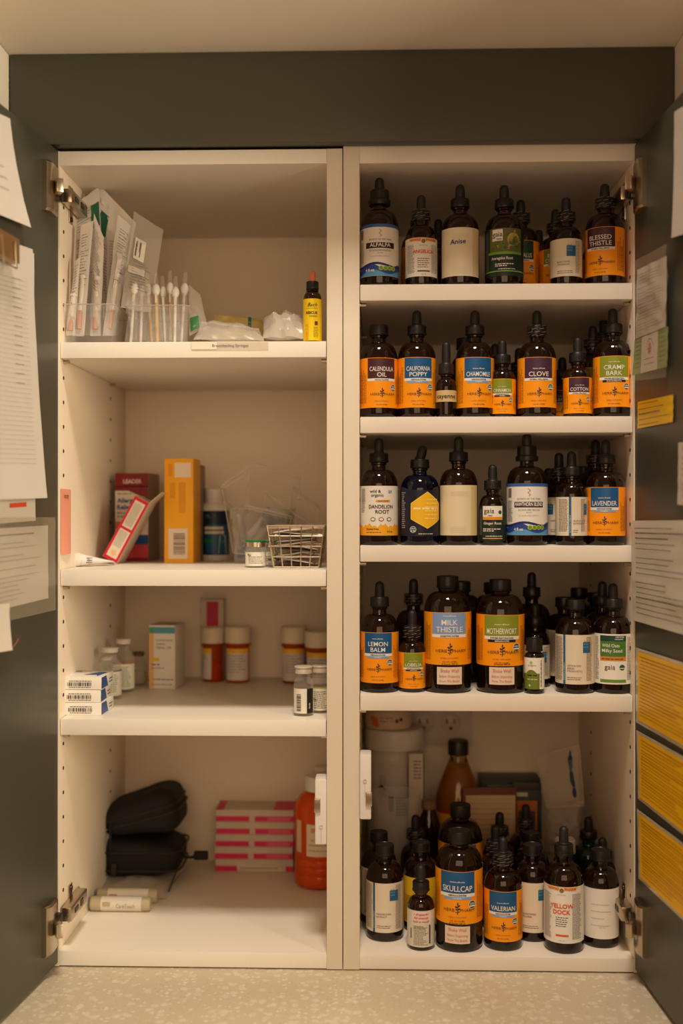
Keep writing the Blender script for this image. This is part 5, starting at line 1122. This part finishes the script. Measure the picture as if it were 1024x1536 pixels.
puff('plastic_bag', [(822, 1205, .25), (872, 1200, .25), (874, 1320, .235), (812, 1320, .235)], film('clear_plastic_film_e', (206, 196, 180), .34), .045, .008, 20, 24, seed=43, label='cloudy crumpled bag standing below the blue-closure bag', cat='bag', seam=film('zip_seam', (236, 228, 214), .65))
r_ = empty('screw_cap_bottle', (X(847, .155), .155, z5+.0002), 0, 'small bottle with ribbed white cap behind YELLOW DOCK', 'bottle'); hh = Z(847, 1258, .155)-z5
b = MB(); b.lathe([(0, 0), (.0165, 0), (.0175, .003), (.0175, hh*.66), (.013, hh*.78), (.011, hh*.84), (0, hh*.84)], AMBERD, 36); b.build('glass_body', r_)
b = MB(); b.lathe([(.012, hh*.82), (.0143, hh*.82), (.0143, hh*.985), (.0132, hh), (0, hh)], WHITEP, 48, rib=(hh*.83, hh*.98, -.0007)); b.build('screw_cap', r_)
# outlet on the back panel
ow = empty('wall_outlet', (X(664, DEP), DEP-.0006, Z(664, 1083, DEP)), 0, 'double electrical outlet on the back panel above the juice bottle', 'outlet')
b = MB(); b.box(-.052, .046, -.005, 0, -.038, .075, mat('outlet_plate', (220, 208, 194), .4), .0015); b.build('cover_plate', ow)
for ox_ in (-.031, .012):
    b = MB(); b.lathe([(0, 0), (.0165, 0), (.0165, .0018), (.0155, .0024), (0, .0024)], mat('outlet_face', (212, 198, 182), .4), 36, T(ox_, -.005, 0) @ Rx(90))
    b.box(ox_-.0075, ox_-.005, -.0078, -.007, -.001, .006, HOLE); b.box(ox_+.005, ox_+.0068, -.0078, -.007, -.001, .006, HOLE); b.lathe([(0, 0), (.0026, 0), (.0026, .0006), (0, .0006)], HOLE, 16, T(ox_, -.0072, -.0085) @ Rx(90)); b.build('receptacle', ow)
r_ = MB(); r_.tube([P(873, 1108, .365), P(873, 1158, .365)], .0032, mat('dark_red_plastic', (150, 26, 26), .4), 12); r_.tube([P(873, 1158, .365), P(874, 1205, .365), Vector((X(875, .365), .365, z5+.001))], .003, mat('dark_red_plastic_b', (104, 34, 26), .4), 12)
tag(r_.build('red_marker'), 'long dark red stick standing in the back right corner', 'marker')

# ================================================================ papers on the doors
def doorpt(px, py, left, off=.0012):
    a = math.radians(-6.6 if left else 3.6); h = Vector(((xL0-.001) if left else (xR1+.001), -.0015, 0)); d = Vector((math.sin(a), -math.cos(a), 0)); n = Vector((-d.y, d.x, 0))
    if (n.x > 0) != left: n = -n
    o = Vector((0, -D0, ZC)); r = ray(px, py); t = (h+n*off-o).dot(n)/r.dot(n); return o+r*t, n
def dpaper(name, corners, left, m, label, cat='paper', prn=None, off=.0012, curl=.003, th=.0003, seed=0, wr=.0006, group=None):
    c = [doorpt(x, y, left, off)[0] for x, y in corners]; n = doorpt(60 if left else 980, 700, left)[1]; TL, TR, BR, BL = c
    def pos(u, v):
        p = TL*(1-u)*(1-v)+TR*u*(1-v)+BR*u*v+BL*(1-u)*v
        return p+n*(curl*v*v*(.4+.6*abs(2*u-1))+wr*(1+noise.noise(Vector((u*5+seed, v*6, seed)))))
    b = MB(); nu, nv = 14, 16; vs = []; fs = []
    for s_ in (1, 0):
        for j in range(nv+1):
            for i in range(nu+1): vs.append(tuple(pos(i/nu, j/nv)+n*(th*s_)))
    N = (nu+1)*(nv+1)
    for j in range(nv):
        for i in range(nu): a = j*(nu+1)+i; fs.append((a, a+1, a+nu+2, a+nu+1)); fs.append((a+N, a+N+nu+1, a+N+nu+2, a+N+1))
    for k in range(nu): a, c_ = k, nv*(nu+1)+k; fs.append((a, a+N, a+N+1, a+1)); fs.append((c_, c_+1, c_+1+N, c_+N))
    for k in range(nv): a, c_ = k*(nu+1), k*(nu+1)+nu; fs.append((a, a+nu+1, a+nu+1+N, a+N)); fs.append((c_, c_+N, c_+N+nu+1, c_+nu+1))
    b.add(vs, fs, m); W_ = ((TR-TL).length+(BR-BL).length)/2; H_ = ((BL-TL).length+(BR-TR).length)/2
    if prn: prn(Print(b, N=n, curve=lambda u, v: pos(max(0, min(1, u/W_)), max(0, min(1, 1-v/H_)))+n*(th+.0002)), W_, H_)
    o = b.build(name); return tag(o, label, cat, group)
PW = mat('printer_paper', (198, 190, 180), .75, bump=.05, bscale=60); LG = (168, 160, 149); DG = (140, 132, 122)
def lines(a=.06, b=.94, u0=.1, u1=.9, h=.0010, pitch=.006, c=DG, rag=.5, bold=()):
    def f(p, W_, H_):
        v = H_*(1-a); k = 0
        while v > H_*(1-b):
            e = u1-(u1-u0)*rag*random.random(); p.dashes(W_*u0, W_*e, v, h*(1.7 if k in bold else 1), (110, 102, 94) if k in bold else c, 1); v -= pitch*(1.8 if random.random() < .15 else 1); k += 1
    return f
dpaper('door_paper', [(-70, 140), (14, 178), (31, 342), (-70, 292)], True, PW, 'curled white sheet at the top of the left door', prn=lines(.5, .8, .5, .85, .0012, .012, LG), curl=.012, seed=1)
dpaper('plastic_sleeve', [(-60, 380), (50, 380), (50, 781), (-60, 790)], True, mat('sleeve_white', (206, 198, 186), .5), 'white backing folder with red mark under the long list', 'folder', prn=lambda p, W_, H_: p.rect(W_*.62, W_*.86, H_*.055, H_*.072, (216, 74, 44), 1), off=.0012, curl=.002)
dpaper('door_paper', [(-80, 330), (48, 374), (58, 747), (-80, 752)], True, PW, 'long lined list clipped to the left door', prn=lambda p, W_, H_: [p.dashes(W_*.1, W_*.9, H_*(.86-q*.0185), .0005, LG, 1) for q in range(40)]+[p.dashes(W_*.72, W_*.82, H_*(.86-q*.0185), .0012, DG, 1) for q in range(0, 24, 2)], off=.008, curl=.010, seed=3)
cl = MB(); pc, nn = doorpt(6, 372, True, .020); cl.box(-.006, .006, -.028, .028, -.012, .016, mat('brass_clip', (176, 140, 96), .35, .8), .002); cl.tube([(.007, -.02, .01), (.009, -.02, -.02), (.009, .012, -.02), (.007, .012, .01)], .0012, STEEL, 8)
o = cl.build('paper_clip', loc=pc, rot=(0, 0, math.radians(-6.6))); tag(o, 'brass coloured clip holding the long list on the left door', 'clip')
dpaper('door_paper', [(-60, 796), (71, 788), (71, 897), (-60, 929)], True, PW, 'typed instruction sheet in a clear sleeve on the left door', prn=lines(.1, .95, .25, .95, .0009, .0052, DG, .5, (0,)), off=.0012, curl=.0005, seed=4)
dpaper('plastic_sleeve', [(-60, 776), (82, 776), (82, 915), (-60, 948)], True, film('sleeve_film', (190, 176, 150), .12), 'clear plastic sleeve over the typed sheet', 'sleeve', off=.0040, curl=.0005, th=.0002, seed=5)
dpaper('fabric_strap', [(-40, 910), (13, 905), (13, 975), (-40, 985)], True, mat('strap_white', (206, 196, 182), .7), 'white strap end hanging below the clear sleeve', 'strap', off=.008, curl=.004)
w_ = MB(); w_.tube([doorpt(12, 973, True, .010)[0], doorpt(18, 972, True, .012)[0], doorpt(24, 965, True, .013)[0], doorpt(28, 958, True, .014)[0]], .0007, mat('copper_wire', (170, 100, 70), .4, .6), 6); tag(w_.build('copper_wire'), 'short bent copper wire beside the white strap', 'wire')
# right door
dpaper('door_paper', [(1012, 168), (1090, 120), (1090, 330), (1013, 357)], False, PW, 'white sheet at the top of the right door, mostly out of frame', off=.004, curl=.004, seed=6)
def recipe(p, W_, H_): lines(.1, .95, .08, .95, .0007, .0034, (120, 110, 104), .3)(p, W_, H_); [p.dashes(W_*.1, W_*.7, H_*(.52-q*.06), .0014, (176, 130, 110), 1) for q in range(4)]
dpaper('tea_packet', [(958, 405), (1002, 384), (1002, 490), (957, 508)], False, mat('packet_grey_paper', (200, 190, 174), .6, bump=.3, bscale=90), 'crinkled printed paper packet inside a clear bag on the right door', 'packet', prn=recipe, off=.004, curl=.001, seed=7, wr=.0022)
def greencard(p, W_, H_):
    p.rect(0, W_*.25, 0, H_, (140, 158, 84), 1); p.rect(W_*.74, W_, 0, H_, (140, 158, 84), 1); p.rect(W_*.25, W_*.74, 0, H_, (214, 206, 190), 1)
    for q in range(7): p.dashes(W_*.05, W_*.22, H_*(.9-q*.12), .0010, (80, 90, 50), 2); p.dashes(W_*.78, W_*.96, H_*(.9-q*.12), .0010, (80, 90, 50), 2)
    for q in range(9):
        a = PI*(.1+.8*q/8); p.rect(W_*.5+.0125*math.cos(a)-.0008, W_*.5+.0125*math.cos(a)+.0008, H_*.62+.011*math.sin(a)-.001, H_*.62+.011*math.sin(a)+.001, (90, 84, 80), 2)
    for q in range(8): a = q*PI/4; p.pl([(W_*.5, H_*.62), (W_*.5+.006*math.cos(a-.25), H_*.62+.006*math.sin(a-.25)), (W_*.5+.008*math.cos(a), H_*.62+.008*math.sin(a)), (W_*.5+.006*math.cos(a+.25), H_*.62+.006*math.sin(a+.25))], (206, 90, 60), 3)
    p.dashes(W_*.34, W_*.64, H_*.34, .001, (170, 110, 90), 2); p.dashes(W_*.36, W_*.66, H_*.2, .001, (170, 110, 90), 2)
dpaper('tea_card', [(953, 511), (1002, 490), (1002, 550), (951, 563)], False, mat('card_green_white', (170, 176, 120), .5), 'green and white card with a small red flower below the packet', 'card', prn=greencard, off=.005, curl=.001, seed=8)
dpaper('plastic_sleeve', [(954, 392), (1004, 366), (1004, 566), (950, 572)], False, film('sleeve_film_b', (200, 186, 170), .06), 'clear bag taped over the packet and card on the right door', 'bag', off=.0085, curl=.001, th=.0002, seed=9, wr=.003)
dpaper('yellow_note', [(957, 603), (1010, 592), (1010, 633), (957, 643)], False, mat('yellow_sticker', (232, 186, 16), .5), 'small yellow sticker with red-brown writing on the right door', 'sticker', prn=lines(.12, .92, .06, .9, .0010, .0062, (150, 100, 20), .35, (2,)), curl=.0003, seed=10)
dpaper('door_paper', [(1018, 664), (1090, 655), (1090, 762), (1018, 757)], False, PW, 'small white note at the right frame edge beside LAVENDER shelf', prn=lines(.1, .9, .1, .9, .0010, .006, DG), curl=.001, seed=11)
dpaper('door_paper', [(949, 781), (1085, 780), (1085, 968), (952, 930)], False, mat('crumpled_paper', (206, 200, 186), .7, bump=.3, bscale=40), 'crumpled typed sheet with bullet list on the right door', prn=lines(.08, .95, .06, .8, .0010, .0062, (120, 112, 100), .6, (1, 2, 12)), off=.002, curl=.001, seed=12, wr=.0022)
for k, (cs, nm) in enumerate((([(954, 971), (1085, 1013), (1085, 1158), (955, 1083)], 'uppermost'), ([(955, 1095), (1085, 1168), (1085, 1300), (958, 1198)], 'middle'), ([(956, 1213), (1085, 1310), (1085, 1436), (959, 1318)], 'lowest'))):
    def yl(p, W_, H_, k=k):
        p.rect(W_*.035, W_*.97, H_*.05, H_*.96, (246, 190, 8), 2); 
        for q in range(9):
            v = H_*(.89-q*.09)
            for z_ in range(2): p.dashes(W_*.07, W_*random.uniform(.45, .92), v-z_*.0042, .0009 if q % 3 else .0012, (168, 116, 14), 4)
    dpaper('laminated_card', cs, False, mat('laminate_white', (206, 196, 172), .22, coat=.5), nm+' of three yellow laminated instruction cards on the right door', 'card', prn=yl, off=.0012, curl=.0004, seed=20+k, group='yellow laminated cards on the right door')
